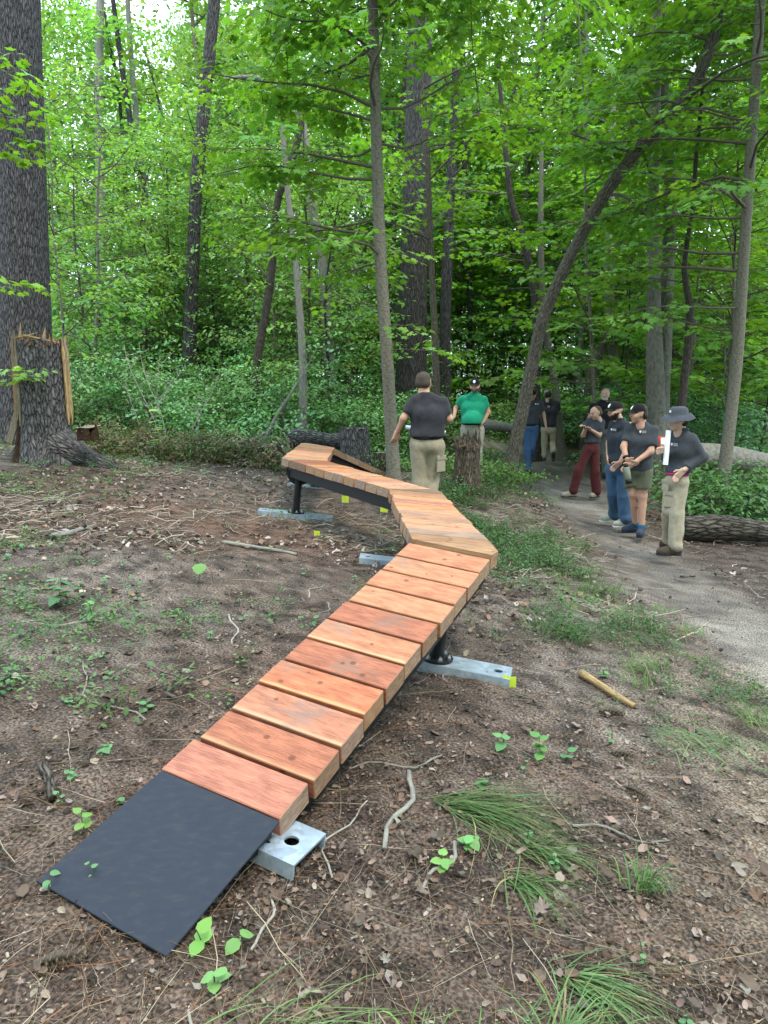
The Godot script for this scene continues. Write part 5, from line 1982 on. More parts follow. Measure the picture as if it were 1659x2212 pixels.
	for g in regions:
		for i in g[3]:
			var d := lerpf(g[5][0], g[5][1], fposmod(i * 0.618 + 0.13, 1.0))
			var px := lerpf(g[4][0], g[4][1], (i + rng.randf_range(0.15, 0.85)) / g[3])
			var far: bool = g[6] == "clump"
			if not far:   # leave the big pines and dead trees in the open
				for keep in [[420, 150, 20.4], [900, 150, 19.6], [620, 130, 17.2]]:
					if absf(px - keep[0]) < keep[1] and d < keep[2]:
						d = keep[2] + rng.randf() * 3.0
			var h: float = g[8] * rng.randf_range(0.8, 1.15)
			var sky_gap: bool = far and px < 300 and rng.randf() < 0.5
			var p := gat(px, d)
			var lean := Vector3(rng.randf_range(-0.08, 0.08), 1, rng.randf_range(-0.05, 0.05))
			var pts := PackedVector3Array()
			for k in 6:
				pts.append(p + lean * h * k / 5.0 + Vector3(rng.randf_range(-0.12, 0.12), 0, 0) * k * 0.4)
			var r0 := (0.006 * h + 0.03) if far else 0.03 + rng.randf() * 0.02
			var bark: StandardMaterial3D = [M.pine_far, M.grey_bark, M.maple_bark, M.oak][rng.randi() % 4] if far else [M.maple_bark, M.oak][rng.randi() % 2]
			var tint := vary(g[7], 0.2)
			var br := []
			if far:
				var n := int(h * (2.6 if not sky_gap else 0.9))
				br = [B(n, h * (0.1 if px < 900 or px > 1330 else 0.22), h * 0.98, 3.2, tint, {"gap": 0.43, "sz": 1.65, "rise0": -0.2, "rise1": 0.5, "bare": 0.08})]
			else:
				br = [B(int(h * 3.4), h * (0.16 if d < 24.5 else 0.05), h * 0.98, 1.9 if d < 24.5 else 2.6, tint, {"gap": 0.25 if d < 24.5 else 0.34, "sz": 1.15 if d < 24.5 else 1.6, "rise0": 0.0, "rise1": 0.7})]
			tree(g[0], tell(g[9], px), pts, tapered(6, r0, r0 * 0.35), bark, {"group": g[2], "leaf": g[6], "branches": br, "branch_mat": M.twig, "sides": 9, "rough": 0.1, "step": 0.8})
	# bare poles seen between the leaves
	for q in [[160, 30.0, 0.15, -12], [215, 26.0, 0.19, 25], [125, 40.0, 0.2, -10], [350, 27.0, 0.13, -6], [374, 26.0, 0.12, -25], [1070, 30.0, 0.16, 8], [1240, 33.0, 0.2, -6], [1045, 36.0, 0.2, 4], [1345, 30.0, 0.16, 6], [1535, 27.0, 0.14, 16], [1600, 32.0, 0.16, 10], [1010, 27.0, 0.11, -8], [1285, 26.0, 0.1, 12], [1385, 34.0, 0.18, 0], [740, 32.0, 0.2, 6], [500, 34.0, 0.15, 10]]:
		var p := gat(q[0], q[1])
		var top := p + Vector3(q[3] * 0.06, 17, 0)
		tree("bare_trunk", tell("bare far trunk", q[0]), PackedVector3Array([p, p.lerp(top, 0.3) + Vector3(0.1, 0, 0), p.lerp(top, 0.65) + Vector3(-0.08, 0, 0), top]), PackedFloat32Array([q[2], q[2] * 0.9, q[2] * 0.75, q[2] * 0.5]), [M.grey_bark, M.pine_far, M.dead_wood][rng.randi() % 3], {"group": "bare far trunks", "sides": 9, "step": 0.8, "rough": 0.1})

# the wood goes on behind the photographer: one mass that keeps low light out of the clearing
func make_wood_behind() -> void:
	var cr := Crown.new()
	for i in 6000:
		var a := rng.randf_range(-0.35, PI + 0.35)
		var d := rng.randf_range(9.0, 20.0)
		var y := 1.5 + 14.0 * rng.randf()
		spray_at(cr, Vector3(cos(a) * d, y, sin(a) * d + 1.0), Vector3(rng.randfn(), rng.randfn() * 0.3, rng.randfn()), rng.randf_range(1.3, 2.2), FAR, 0.8)
	for i in 6000:   # and beyond the last rank of trees
		var q := at(rng.randf_range(-350, 2000), 850, rng.randf_range(62.0, 85.0))
		spray_at(cr, Vector3(q.x, gy(q.x, q.z) + 9.0 * pow(rng.randf(), 1.3), q.z), Vector3(rng.randfn(), rng.randfn() * 0.3, rng.randfn()), rng.randf_range(1.6, 2.8), FAR, 0.8)
	for k in 4:
		many("far_wood", sprays.clump[k], M.leaf, cr.xf[k], cr.co[k])

func second_trunk(owner_name: String, pts: PackedVector3Array, r: PackedFloat32Array, m: StandardMaterial3D) -> void:
	var root: Node3D = get_node(owner_name)
	var cv := Curve3D.new()
	for i in pts.size():
		var tan := (pts[mini(i + 1, pts.size() - 1)] - pts[maxi(i - 1, 0)]) * 0.16
		cv.add_point(pts[i] - root.position, -tan, tan)
	var l := PackedVector3Array()
	var rr := PackedFloat32Array()
	for i in 41:
		l.append(cv.sample_baked(cv.get_baked_length() * i / 40.0))
		var g := i / 40.0 * (r.size() - 1)
		rr.append(lerpf(r[int(g)], r[mini(int(g) + 1, r.size() - 1)], g - int(g)))
	var mb := MB.new()
	mb.tube(l, rr, 14, Color.WHITE, nz2, 0.08)
	put("trunk", mb.mesh(true), m, root)

# where a thing in the wood stands, told by what is near it
var told := {}
func whereabouts(px: float) -> String:
	for q in [[30, "behind the massive pine at the left edge"], [120, "at the right side of the left edge's massive pine"], [200, "between the broken stump and the brush heap"], [290, "above the brush heap"], [390, "left of the straight dark pine"], [460, "around the straight dark pine"], [540, "right of the straight dark pine"], [610, "around the crooked dead tree"], [690, "around the pale dead trunk"], [770, "left of the smooth grey maple"], [850, "behind the smooth grey maple"], [930, "around the massive middle pine"], [1010, "above the man in green"], [1090, "left of the leaning tree"], [1170, "behind the leaning tree's foot"], [1250, "above the man walking away"], [1330, "above the grey-haired man"], [1420, "left of the double trunk"], [1500, "above the woman in the sun hat"], [1570, "left of the slender maple"]]:
		if px < q[0]:
			return q[1]
	return "right of the slender maple"

func tell(what: String, px: float) -> String:
	var s := what + " " + whereabouts(px)
	var k: int = told.get(s, 0)
	told[s] = k + 1
	return s if k == 0 else s + [", second in depth", ", third in depth", ", fourth in depth", ", last in depth"][mini(k - 1, 3)]

func make_undergrowth() -> void:
	var rows := [
		["shrub", "leafy shrub in the thicket left of the dead trunks", "shrubs of the left thicket", 22, [-60, 640], [13.6, 18.0], 1.7, 1.1, 100, "shrub", UNDER, "leafy thicket shrub"],
		["shrub", "leafy shrub in the thicket behind the boardwalk's highest turn", "shrubs behind the boardwalk", 10, [560, 860], [15.2, 18.5], 1.6, 1.1, 110, "shrub", Color(0.2, 0.39, 0.15), "leafy shrub"],
		["shrub", "leafy shrub behind the people on the path", "shrubs behind the people", 9, [940, 1180], [20.5, 26.0], 1.6, 1.3, 150, "shrub", Color(0.2, 0.37, 0.11), "leafy shrub"],
		["shrub", "leafy shrub at the right of the path behind the standing group", "shrubs right of the path", 16, [1235, 1720], [15.5, 21.5], 1.5, 1.2, 110, "shrub", Color(0.17, 0.35, 0.16), "leafy shrub"],
		["low_plant", "low broad-leaved plant around the slender maple and the logs at right", "low plants at the right", 16, [1480, 1720], [9.9, 13.2], 0.55, 0.55, 46, "beech", Color(0.1, 0.21, 0.07), "low leafy plant"],
		["low_plant", "low leafy plant at the foot of the stumps and trunks behind the boardwalk", "low plants behind the boardwalk", 12, [850, 1230], [11.2, 16.0], 0.5, 0.5, 46, "shrub", Color(0.12, 0.23, 0.06), "low leafy plant"],
		["tall_shrub", "tall leafy shrub in the second rank of the left thicket", "tall shrubs at the left", 18, [90, 850], [18.0, 25.0], 4.2, 1.6, 260, "beech", Color(0.2, 0.37, 0.12), "tall leafy shrub"],
		["tall_shrub", "tall leafy shrub in the second rank at the right of the wood", "tall shrubs at the right", 15, [930, 1720], [22.0, 30.0], 3.6, 1.7, 230, "beech", Color(0.165, 0.34, 0.11), "tall leafy shrub"]]
	for g in rows:
		for i in g[3]:
			var px := lerpf(g[4][0], g[4][1], (i + rng.randf()) / g[3])
			var d := lerpf(g[5][0], g[5][1], fposmod(i * 0.618 + 0.3, 1.0))
			if g[0] == "tall_shrub" and (absf(px - 408) < 120 or absf(px - 893) < 120) and d < 21.5:
				d = 22.0 + rng.randf() * 2.0
			var p := gat(px, d)
			if path_dist(p.x, p.z) < 0.5:
				p.x += 1.4 * (-1.0 if px < 1240 else 1.0)
				p.y = gy(p.x, p.z)
			if path_dist(p.x, p.z) < 0.3:
				continue
			var h: float = g[6] * rng.randf_range(0.5, 1.4)
			var far: bool = g[0] == "tall_shrub"
			bush(g[0], tell(g[11], px), p, h, g[7] * rng.randf_range(0.8, 1.2), g[8], g[9], vary(g[10], 0.2), g[2], 1.25 if g[9] == "shrub" and g[0] == "shrub" else 1.1 if far else 0.8, 5, "plant" if g[0] == "low_plant" else "shrub")
	# brush pile of dead stems at the foot of the left thicket
	for q in [[300, 895, 12.6, 272, 800, 12.5], [330, 905, 12.7, 345, 770, 12.4], [282, 880, 12.6, 400, 790, 12.3], [345, 905, 12.6, 268, 745, 12.9], [360, 930, 12.5, 300, 740, 12.8], [552, 900, 13.0, 690, 742, 13.6], [395, 870, 12.6, 480, 790, 12.4], [425, 940, 12.0, 428, 880, 12.0]]:
		var a := at(q[0], q[1], q[2])
		var b := at(q[3], q[4], q[5])
		var g := gy(a.x, a.z)
		a.y = minf(a.y, g + 0.1)
		var big: bool = q[3] == 690
		var root := thing("dead_branch", "bare pale dead branch sticking out of the brush right of the broken stump" if not big else "thick dead limb slanting up from the thicket to the pale dead trunk", "branch", a, "" if big else "dead branches in the brush")
		var mb := MB.new()
		var pts := curve(Vector3.ZERO, b - a, 0.02, 7, 0.06)
		mb.tube(pts, tapered(8, 0.05 if big else 0.009, 0.004), 6)
		for k in range(3, 7):
			mb.tube(PackedVector3Array([pts[k], pts[k] + Vector3(rng.randf_range(-0.4, 0.4), rng.randf_range(0.05, 0.35), rng.randf_range(-0.1, 0.2))]), PackedFloat32Array([0.005, 0.002]), 4)
		put("limb", mb.mesh(true), M.pale_twig if not big else M.grey_bark, root)
	# heap of cut brush and leaves along the thicket's foot
	var cr := Crown.new()
	for i in 1500:
		var px := rng.randf_range(190, 640)
		var p := gat(px, 11.6 + rng.randf() * 1.5)
		spray_at(cr, p + Vector3(0, rng.randf() * rng.randf() * 0.6, 0), Vector3(rng.randfn(), rng.randfn() * 0.5, rng.randfn()), rng.randf_range(0.5, 0.9), [Color(0.2, 0.16, 0.1), Color(0.12, 0.13, 0.06), Color(0.1, 0.18, 0.06), Color(0.28, 0.22, 0.16)][rng.randi() % 4], 1.2)
	for k in 4:
		many("brush_heap", sprays.shrub[k], M.leaf_shrub, cr.xf[k], cr.co[k])

func make_small_things() -> void:
	pin_flag("yellow-green pin flag next to the far base plate of the boardwalk", gat(738, 8.9), 0.2, -0.1)
	pin_flag("yellow-green pin flag under the middle of the boardwalk", gat(822, 8.4), 0.22, -0.2)
	pin_flag("yellow-green pin flag bent low at the right end of the nearest base plate", gat(1100, 3.75), 0.07, -0.15, 0.075)
	pin_flag("low yellow-green pin flag in the bare soil left of the boardwalk's second section", gat(676, 7.3), 0.06, 0.2, 0.06)
	ground_stick("stick", "thick peeled pale stick lying between boardwalk and path", gat(1275, 4.02).x, -4.02, gat(1395, 3.68).x, -3.62, 0.026, 0.016, M.split, 0.02)
	ground_stick("stick", "crooked grey-brown stick right of the first planks", gat(890, 2.62).x, -2.72, gat(842, 2.22).x, -2.2, 0.012, 0.009, M.dead_wood, 0.06)
	ground_stick("stick", "short stick in the bare soil to the right of the ramp", gat(1000, 2.25).x, -2.28, gat(932, 2.0).x, -2.02, 0.008, 0.006, M.dead_wood, 0.08)
	ground_stick("stick", "dark stick at the left edge of the clearing near the ramp", gat(22, 2.45).x, -2.5, gat(52, 2.3).x, -2.3, 0.018, 0.015, M.oak, 0.02)
	ground_stick("stick", "long pale stick left of the boardwalk in the clearing's middle", gat(475, 6.5).x, -6.5, gat(640, 6.4).x, -6.35, 0.022, 0.014, M.dead_wood, 0.02)
	ground_stick("stick", "thick pale stick lying under the left stump's clearing edge", gat(110, 6.1).x, -6.0, gat(200, 6.6).x, -6.6, 0.03, 0.02, M.dead_wood, 0.03)
	ground_stick("stick", "thin pale root standing out of the soil left of the middle planks", gat(482, 4.4).x, -4.45, gat(497, 4.0).x, -3.95, 0.007, 0.005, M.pale_twig, 0.05)
	ground_stick("stick", "forked pale twig beside the first base plate", gat(552, 1.86).x, -1.95, gat(520, 1.75).x, -1.72, 0.005, 0.004, M.pale_twig, 0.06)
	ground_stick("stick", "long pale rootlet arcing over the soil right of the first base plate", gat(690, 2.05).x, -2.05, gat(770, 2.5).x, -2.5, 0.004, 0.003, M.pale_twig, 0.09)
	ground_stick("stick", "thin pale branch lying near the bottom middle of the picture", gat(450, 1.35).x, -1.3, gat(330, 1.5).x, -1.5, 0.006, 0.004, M.pale_twig, 0.05)
	ground_stick("stick", "small stick lying on the path in front of the woman in the sun hat", gat(1488, 7.05).x, -7.05, gat(1520, 7.1).x, -7.1, 0.012, 0.01, M.oak, 0.01)
	for i in 20:
		var d := rng.randf_range(1.5, 9.0)
		var x := rng.randf_range(-0.6, 0.42) * d
		if path_dist(x, -d) < 0.3:
			continue
		var a := rng.randf() * TAU
		var l := rng.randf_range(0.25, 0.8)
		ground_stick("dead_twig", "thin dead twig lying on the bare soil of the clearing", x, -d, x + cos(a) * l, -d + sin(a) * l, rng.randf_range(0.003, 0.008), 0.003, [M.pale_twig, M.dead_wood, M.oak][i % 3], 0.1, "twig", "dead twigs on the soil")
	pine_cone("pine cone lying just below the thick peeled stick", gat(1352, 3.5), 0.13, 1.35)
	pine_cone("pine cone lying midway between the peeled stick and the grass at right", gat(1385, 3.05), 0.11, 1.2)
	pine_cone("pine cone at the edge of the path right of the two leafy seedlings", gat(1420, 2.72), 0.11, 0.7)
	pine_cone("big pale pine cone at the bottom left corner", gat(40, 1.62), 0.13, 1.9)
	pine_cone("small pine cone in the soil left of the boardwalk's middle", gat(172, 4.4), 0.1, 2.4)
	# grass
	grass_clump("long flattened grass tuft right of the first planks, the biggest one", gat(1000, 2.52), 150, 0.46, 0.06, 0.97, -0.42, Color(0.12, 0.2, 0.07))
	grass_clump("flattened grass tuft trailing on from the end of the biggest one", gat(1180, 2.3), 60, 0.26, 0.035, 0.95, -0.55, Color(0.11, 0.19, 0.07))
	grass_clump("thin flattened tuft of grass in front of the trailing tufts", gat(1140, 2.12), 45, 0.26, 0.03, 0.95, -0.75, Color(0.1, 0.19, 0.06))
	grass_clump("small round tuft of grass at right between the flattened tufts and the path", gat(1450, 2.12), 80, 0.15, 0.03, 0.35, 0.0, Color(0.11, 0.2, 0.07))
	grass_clump("long flattened grass tuft near the bottom right corner", gat(1290, 1.72), 70, 0.32, 0.03, 0.96, -0.6, Color(0.12, 0.2, 0.075))
	grass_clump("low grass tuft at the bottom edge right of the middle", gat(1270, 1.48), 90, 0.24, 0.06, 0.6, 0.2, Color(0.13, 0.22, 0.08))
	grass_clump("bright broad-bladed grass tuft at the bottom edge in the middle", gat(920, 1.4), 34, 0.15, 0.07, 0.4, 1.0, Color(0.15, 0.28, 0.07))
	grass_clump("pale trailing grass tuft at the bottom edge below the ramp", gat(520, 1.42), 60, 0.3, 0.09, 0.93, 0.1, Color(0.17, 0.25, 0.09))
	grass_clump("green grass tuft on the bank above the thick peeled stick", gat(1215, 4.75), 200, 0.34, 0.13, 0.6, -0.5, Color(0.1, 0.19, 0.065))
	grass_clump("smaller grass tuft on the bank beside the path", gat(1290, 6.1), 150, 0.26, 0.14, 0.5, -0.4, Color(0.11, 0.2, 0.06))
	grass_clump("grass tuft at the right edge of the path's near end", gat(1600, 3.2), 120, 0.2, 0.16, 0.75, 2.6, Color(0.12, 0.2, 0.08))
	for i in 46:
		var f := rng.randf()
		var x := lerpf(1.35, 2.25, rng.randf()) + 0.35 * f
		var z := lerpf(-3.4, -9.5, f)
		if path_dist(x, z) > 0.05 and path_dist(x, z) < 1.1:
			grass_clump("small green grass tuft on the bank between boardwalk and path", on_ground(x, z), 34, rng.randf_range(0.08, 0.2), 0.06, 0.5, rng.randf() * TAU, Color(0.115, 0.2, 0.06), "grass tufts along the path")
	# seedlings one can pick out
	seedling("seedling with a cluster of round leaves just below the tip of the ramp's right corner", gat(408, 1.58), 0.07, 5, 0.039, Color(0.16, 0.34, 0.11), "")
	seedling("single leafy sprig at the right edge of the black ramp plate", gat(398, 1.72), 0.08, 3, 0.047, Color(0.17, 0.34, 0.07), "")
	seedling("pair of oval leaves right of the black ramp plate", gat(470, 1.74), 0.05, 3, 0.043, Color(0.16, 0.33, 0.1), "")
	seedling("oval leaves left of the black ramp plate's far edge", gat(120, 2.15), 0.09, 4, 0.043, Color(0.19, 0.36, 0.08), "")
	seedling("seedling with four broad leaves left of the upper leafy seedling at right", gat(1110, 3.02), 0.08, 5, 0.051, Color(0.13, 0.28, 0.1), "")
	seedling("bushy leafy seedling with a pale tip at the right of the boardwalk", gat(1200, 2.92), 0.12, 9, 0.051, Color(0.11, 0.24, 0.07), "")
	seedling("low leafy seedling at the near side of the biggest grass tuft", gat(1030, 2.25), 0.06, 7, 0.043, Color(0.15, 0.31, 0.1), "")
	seedling("leafy sprigs at the left end of the biggest grass tuft", gat(975, 2.14), 0.05, 6, 0.039, Color(0.16, 0.33, 0.1), "")
	seedling("dark-leaved plant with big drooping leaves in the clearing at left", gat(100, 4.3), 0.2, 9, 0.100, Color(0.09, 0.21, 0.085), "")
	seedling("row of small round leaves at the left edge of the clearing", gat(180, 4.1), 0.16, 8, 0.047, Color(0.13, 0.29, 0.1), "")
	seedling("drooping two-leaved sprout in the middle of the clearing", gat(415, 5.1), 0.2, 2, 0.100, Color(0.12, 0.24, 0.06), "")
	seedling("upright lime-green sprout behind the broken stump's right root", gat(352, 11.3), 0.9, 9, 0.160, Color(0.2, 0.38, 0.07), "")
	var n := 0
	for i in 260:
		var d := rng.randf_range(1.5, 7.5)
		var x := rng.randf_range(-0.58, 0.5) * d
		if path_dist(x, -d) < 0.25 or n > 78:
			continue
		var fr := Vector2(x, -d)
		if absf(fr.x + 0.35 - 0.38 * (d - 1.9)) < 0.42 and d < 5.0:
			continue
		n += 1
		seedling("small green seedling growing in the bare soil around the boardwalk", on_ground(x, -d), rng.randf_range(0.02, 0.09), rng.randi_range(2, 6), rng.randf_range(0.018, 0.04), Color(0.11, 0.24, 0.09), "small seedlings in the soil")

# ---------------------------------------------------------------- the people
func make_people() -> void:
	M.white = mat(lin(0.75, 0.75, 0.75), 0.7)
	M.paper = mat(lin(0.8, 0.84, 0.88), 0.6)
	var tee := cloth(0.036, 0.036, 0.043)
	var tee2 := cloth(0.048, 0.052, 0.062)
	var polo := cloth(0.03, 0.036, 0.046)
	var khaki := cloth(0.3, 0.255, 0.18)
	var khaki2 := cloth(0.4, 0.345, 0.255)
	var stone := cloth(0.36, 0.33, 0.28)
	var jeans := cloth(0.045, 0.095, 0.2)
	var jeans2 := cloth(0.05, 0.1, 0.18)
	var blackc := cloth(0.012, 0.012, 0.014)
	var capm := cloth(0.008, 0.008, 0.009)
	var tan_skin := Color(0.46, 0.265, 0.185)
	var boots := cloth(0.075, 0.055, 0.04)
	var dark_hair := mat(lin(0.035, 0.027, 0.022), 0.7)
	var grey_hair := mat(lin(0.2, 0.19, 0.18), 0.8)

	# the big man with his back to us
	person("balding man seen from behind in a charcoal t-shirt and khaki cargo trousers", gat(921, 8.4) , 1150, 1216, 0.001834,
		{"head": [1128, 275, -0.05], "neck": [1140, 348, 0.0], "shL": [1072, 385, 0.0], "shR": [1258, 400, 0.0], "elL": [1000, 505, 0.04], "wrL": [958, 596, -0.03], "hdL": [944, 640, -0.04], "elR": [1296, 508, 0.02], "wrR": [1262, 548, -0.16], "hdR": [1235, 562, -0.22],
		"hipL": [1100, 680, 0.0], "hipR": [1204, 680, 0.0], "knL": [1106, 930, 0.02], "knR": [1190, 915, -0.04], "anL": [1105, 1180, 0.02], "anR": [1165, 1172, 0.1], "toeL": [1100, 1204, -0.17], "toeR": [1168, 1204, -0.08]},
		{"face": [0.25, -0.12, -1], "shirt": tee, "legs": khaki, "waist": 622, "hem": 617, "belt": blackc, "shoes": boots, "big": 1.17, "loose": 1.14, "hair_m": mat(lin(0.06, 0.045, 0.035), 0.8), "hair_front": 0.02, "bald": 0.092, "skin": tan_skin, "thumbL": [1, 0.2, -0.6], "thumbR": [0, 1, 0], "sleeve": 0.78, "hair": Color(0.05, 0.04, 0.03)})
	# the man in green
	var b := gat(1018, 12.85)
	person("bearded man in a bright green polo shirt and black cap facing the camera", Vector3(b.x, -0.03, b.z), 1415, 982, 0.002805,
		{"head": [1428, 362, 0.04], "neck": [1425, 412, 0.0], "shL": [1352, 442, 0.0], "shR": [1490, 446, 0.0], "elL": [1308, 505, -0.05], "wrL": [1298, 565, 0.1], "elR": [1518, 528, -0.02], "wrR": [1487, 592, 0.07], "hdR": [1472, 612, 0.09],
		"hipL": [1380, 640, 0.0], "hipR": [1452, 640, 0.0], "knL": [1384, 800, 0.03], "knR": [1460, 800, 0.03], "anL": [1384, 955, 0.0], "anR": [1462, 955, 0.0], "toeL": [1376, 972, 0.17], "toeR": [1470, 972, 0.17]},
		{"face": [-0.12, -0.1, 1], "shirt": cloth(0.012, 0.27, 0.15), "legs": stone, "waist": 598, "hem": 594, "belt": blackc, "shoes": boots, "big": 1.16, "loose": 1.1, "belly": [0, -0.02, 0.13], "polo": true, "cap_m": capm, "badge": M.white, "skin": Color(0.5, 0.28, 0.2), "beard": Color(0.12, 0.085, 0.065), "beard_top": -0.03, "hair": Color(0.06, 0.04, 0.03), "cell": 0.02, "fine": 0.009, "sleeve": 0.7})
	# the man behind the leaning trunk
	b = gat(1143, 15.95)
	person("man in a dark shirt and blue jeans walking, his head hidden behind the leaning tree", Vector3(b.x, -0.2, b.z), 270, 828, 0.003913,
		{"head": [272, 384, 0.03], "neck": [270, 410, 0.0], "shL": [212, 430, 0.0], "shR": [325, 430, 0.0], "elL": [190, 495, -0.05], "wrL": [182, 552, 0.0], "elR": [344, 495, -0.03], "wrR": [357, 556, 0.08], "hdR": [360, 582, 0.1],
		"hipL": [252, 570, 0.0], "hipR": [293, 570, 0.0], "knL": [257, 690, 0.1], "knR": [285, 685, 0.06], "anL": [265, 805, 0.14], "anR": [266, 780, -0.3], "toeL": [272, 824, 0.3], "toeR": [266, 800, -0.14]},
		{"face": [0.1, -0.1, 1], "shirt": tee2, "legs": jeans, "waist": 548, "hem": 546, "belt": blackc, "shoes": blackc, "cell": 0.024, "fine": 0.012, "cap_m": capm, "hair": Color(0.05, 0.04, 0.03), "sleeve": 0.72, "logo": [303, 433, 0.1]})
	# the man walking away
	b = gat(1184, 17.8)
	person("man in a grey cap and pale trousers walking away up the path", Vector3(b.x, -0.09, b.z), 385, 748, 0.004367,
		{"head": [368, 372, 0.0], "neck": [372, 398, 0.0], "shL": [336, 415, 0.0], "shR": [424, 420, 0.0], "elL": [330, 480, 0.0], "wrL": [345, 530, -0.15], "elR": [436, 462, -0.05], "wrR": [424, 485, -0.25],
		"hipL": [358, 575, 0.0], "hipR": [402, 575, 0.0], "knL": [360, 655, -0.02], "knR": [406, 645, -0.1], "anL": [362, 727, -0.02], "anR": [413, 695, 0.2], "toeL": [360, 743, -0.2], "toeR": [414, 741, 0.13]},
		{"face": [-0.1, 0, -1], "shirt": tee, "legs": khaki2, "waist": 560, "hem": 557, "shoes": boots, "cell": 0.024, "fine": 0.012, "cap_m": cloth(0.22, 0.26, 0.25), "hair_m": dark_hair, "hair_front": 0.0, "hair": Color(0.05, 0.04, 0.03), "sleeve": 0.95, "sole": mat(lin(0.05, 0.045, 0.04), 0.9)})
	# the grey-haired man at the back of the group
	b = gat(1297, 14.5)
	person("grey-haired man with a white beard in a black shirt at the back of the group", Vector3(b.x, -0.13, b.z), 690, 856, 0.00356,
		{"head": [697, 382, 0.04], "neck": [692, 420, 0.0], "shL": [632, 450, 0.0], "shR": [742, 450, 0.0], "elL": [616, 520, -0.05], "wrL": [642, 565, 0.08], "elR": [760, 520, 0.0], "wrR": [740, 570, 0.08],
		"hipL": [664, 600, 0.0], "hipR": [712, 600, 0.0], "knL": [664, 720, 0.02], "knR": [714, 720, 0.02], "anL": [666, 835, 0.0], "anR": [716, 835, 0.0], "toeL": [652, 850, 0.16], "toeR": [722, 850, 0.16]},
		{"face": [-0.1, -0.05, 1], "shirt": blackc, "legs": cloth(0.1, 0.1, 0.09), "waist": 580, "hem": 576, "shoes": blackc, "cell": 0.024, "fine": 0.01, "hair_m": grey_hair, "hair_front": 0.04, "hair": Color(0.2, 0.19, 0.18), "beard": Color(0.5, 0.48, 0.46), "beard_top": -0.035, "skin": Color(0.44, 0.25, 0.18), "polo": true, "big": 1.05})
	# the person with the phone
	b = gat(1263, 12.9)
	var pp := person("person in maroon trousers looking at a phone", Vector3(b.x, -0.32, b.z), 665, 968, 0.003165,
		{"head": [712, 478, 0.06], "neck": [718, 512, 0.0], "shL": [676, 530, 0.05], "shR": [748, 530, -0.04], "elL": [650, 606, 0.08], "wrL": [664, 566, 0.24], "hdL": [652, 550, 0.28], "elR": [738, 605, 0.05], "wrR": [690, 572, 0.24], "hdR": [668, 556, 0.28],
		"hipL": [684, 685, 0.04], "hipR": [716, 685, -0.04], "knL": [630, 815, 0.08], "knR": [726, 820, -0.02], "anL": [605, 940, 0.05], "anR": [738, 945, -0.1], "toeL": [552, 955, 0.1], "toeR": [712, 958, 0.0]},
		{"face": [-0.75, -0.35, 0.6], "shirt": tee2, "legs": cloth(0.1, 0.022, 0.022), "waist": 664, "hem": 650, "shoes": cloth(0.4, 0.32, 0.25), "cell": 0.02, "fine": 0.009, "hair_m": mat(lin(0.1, 0.055, 0.03), 0.7), "hair_front": 0.03, "hair": Color(0.08, 0.05, 0.03), "big": 0.9, "loose": 1.12, "sleeve": 0.6, "skin": Color(0.5, 0.3, 0.22), "curl": 0.8})
	held_box("phone", "black phone held in both hands by the person in maroon trousers", "phone", pp, Vector3((656 - 665) * 0.003165, (968 - 545) * 0.003165, 0.3), Vector3(0.07, 0.145, 0.01), Vector3(-0.5, 0.7, 0.0), M.black)
	# the bearded man in jeans
	b = gat(1339, 9.85)
	person("bearded man in a black cap, dark polo and blue jeans, hand in his pocket", Vector3(b.x, -0.285, b.z), 790, 1130, 0.002417,
		{"head": [751, 462, 0.03], "neck": [774, 512, 0.0], "shL": [744, 540, -0.06], "shR": [832, 545, 0.08], "elL": [724, 650, -0.1], "wrL": [722, 722, 0.0], "hdL": [724, 755, 0.02], "elR": [822, 682, 0.16], "wrR": [790, 752, 0.2], "hdR": [768, 772, 0.19],
		"hipL": [752, 800, -0.05], "hipR": [812, 800, 0.06], "knL": [768, 945, -0.06], "knR": [826, 955, 0.08], "anL": [776, 1092, -0.3], "anR": [838, 1092, 0.08], "toeL": [706, 1112, -0.25], "toeR": [786, 1112, 0.14]},
		{"face": [-0.85, -0.12, 0.55], "shirt": polo, "legs": jeans2, "waist": 752, "hem": 744, "belt": blackc, "shoes": cloth(0.42, 0.4, 0.34), "sole": M.white, "polo": true, "cap_m": capm, "badge": M.white, "beard": Color(0.035, 0.024, 0.018), "beard_top": -0.02, "hair": Color(0.03, 0.02, 0.016), "skin": Color(0.48, 0.28, 0.205), "loose": 1.18, "sleeve": 0.68, "logo": [752, 567, 0.06], "logo_dir": [-0.55, 0, 0.85], "thumbR": [0, 1, 0.3]})
	# the man in shorts
	b = gat(1381, 9.3)
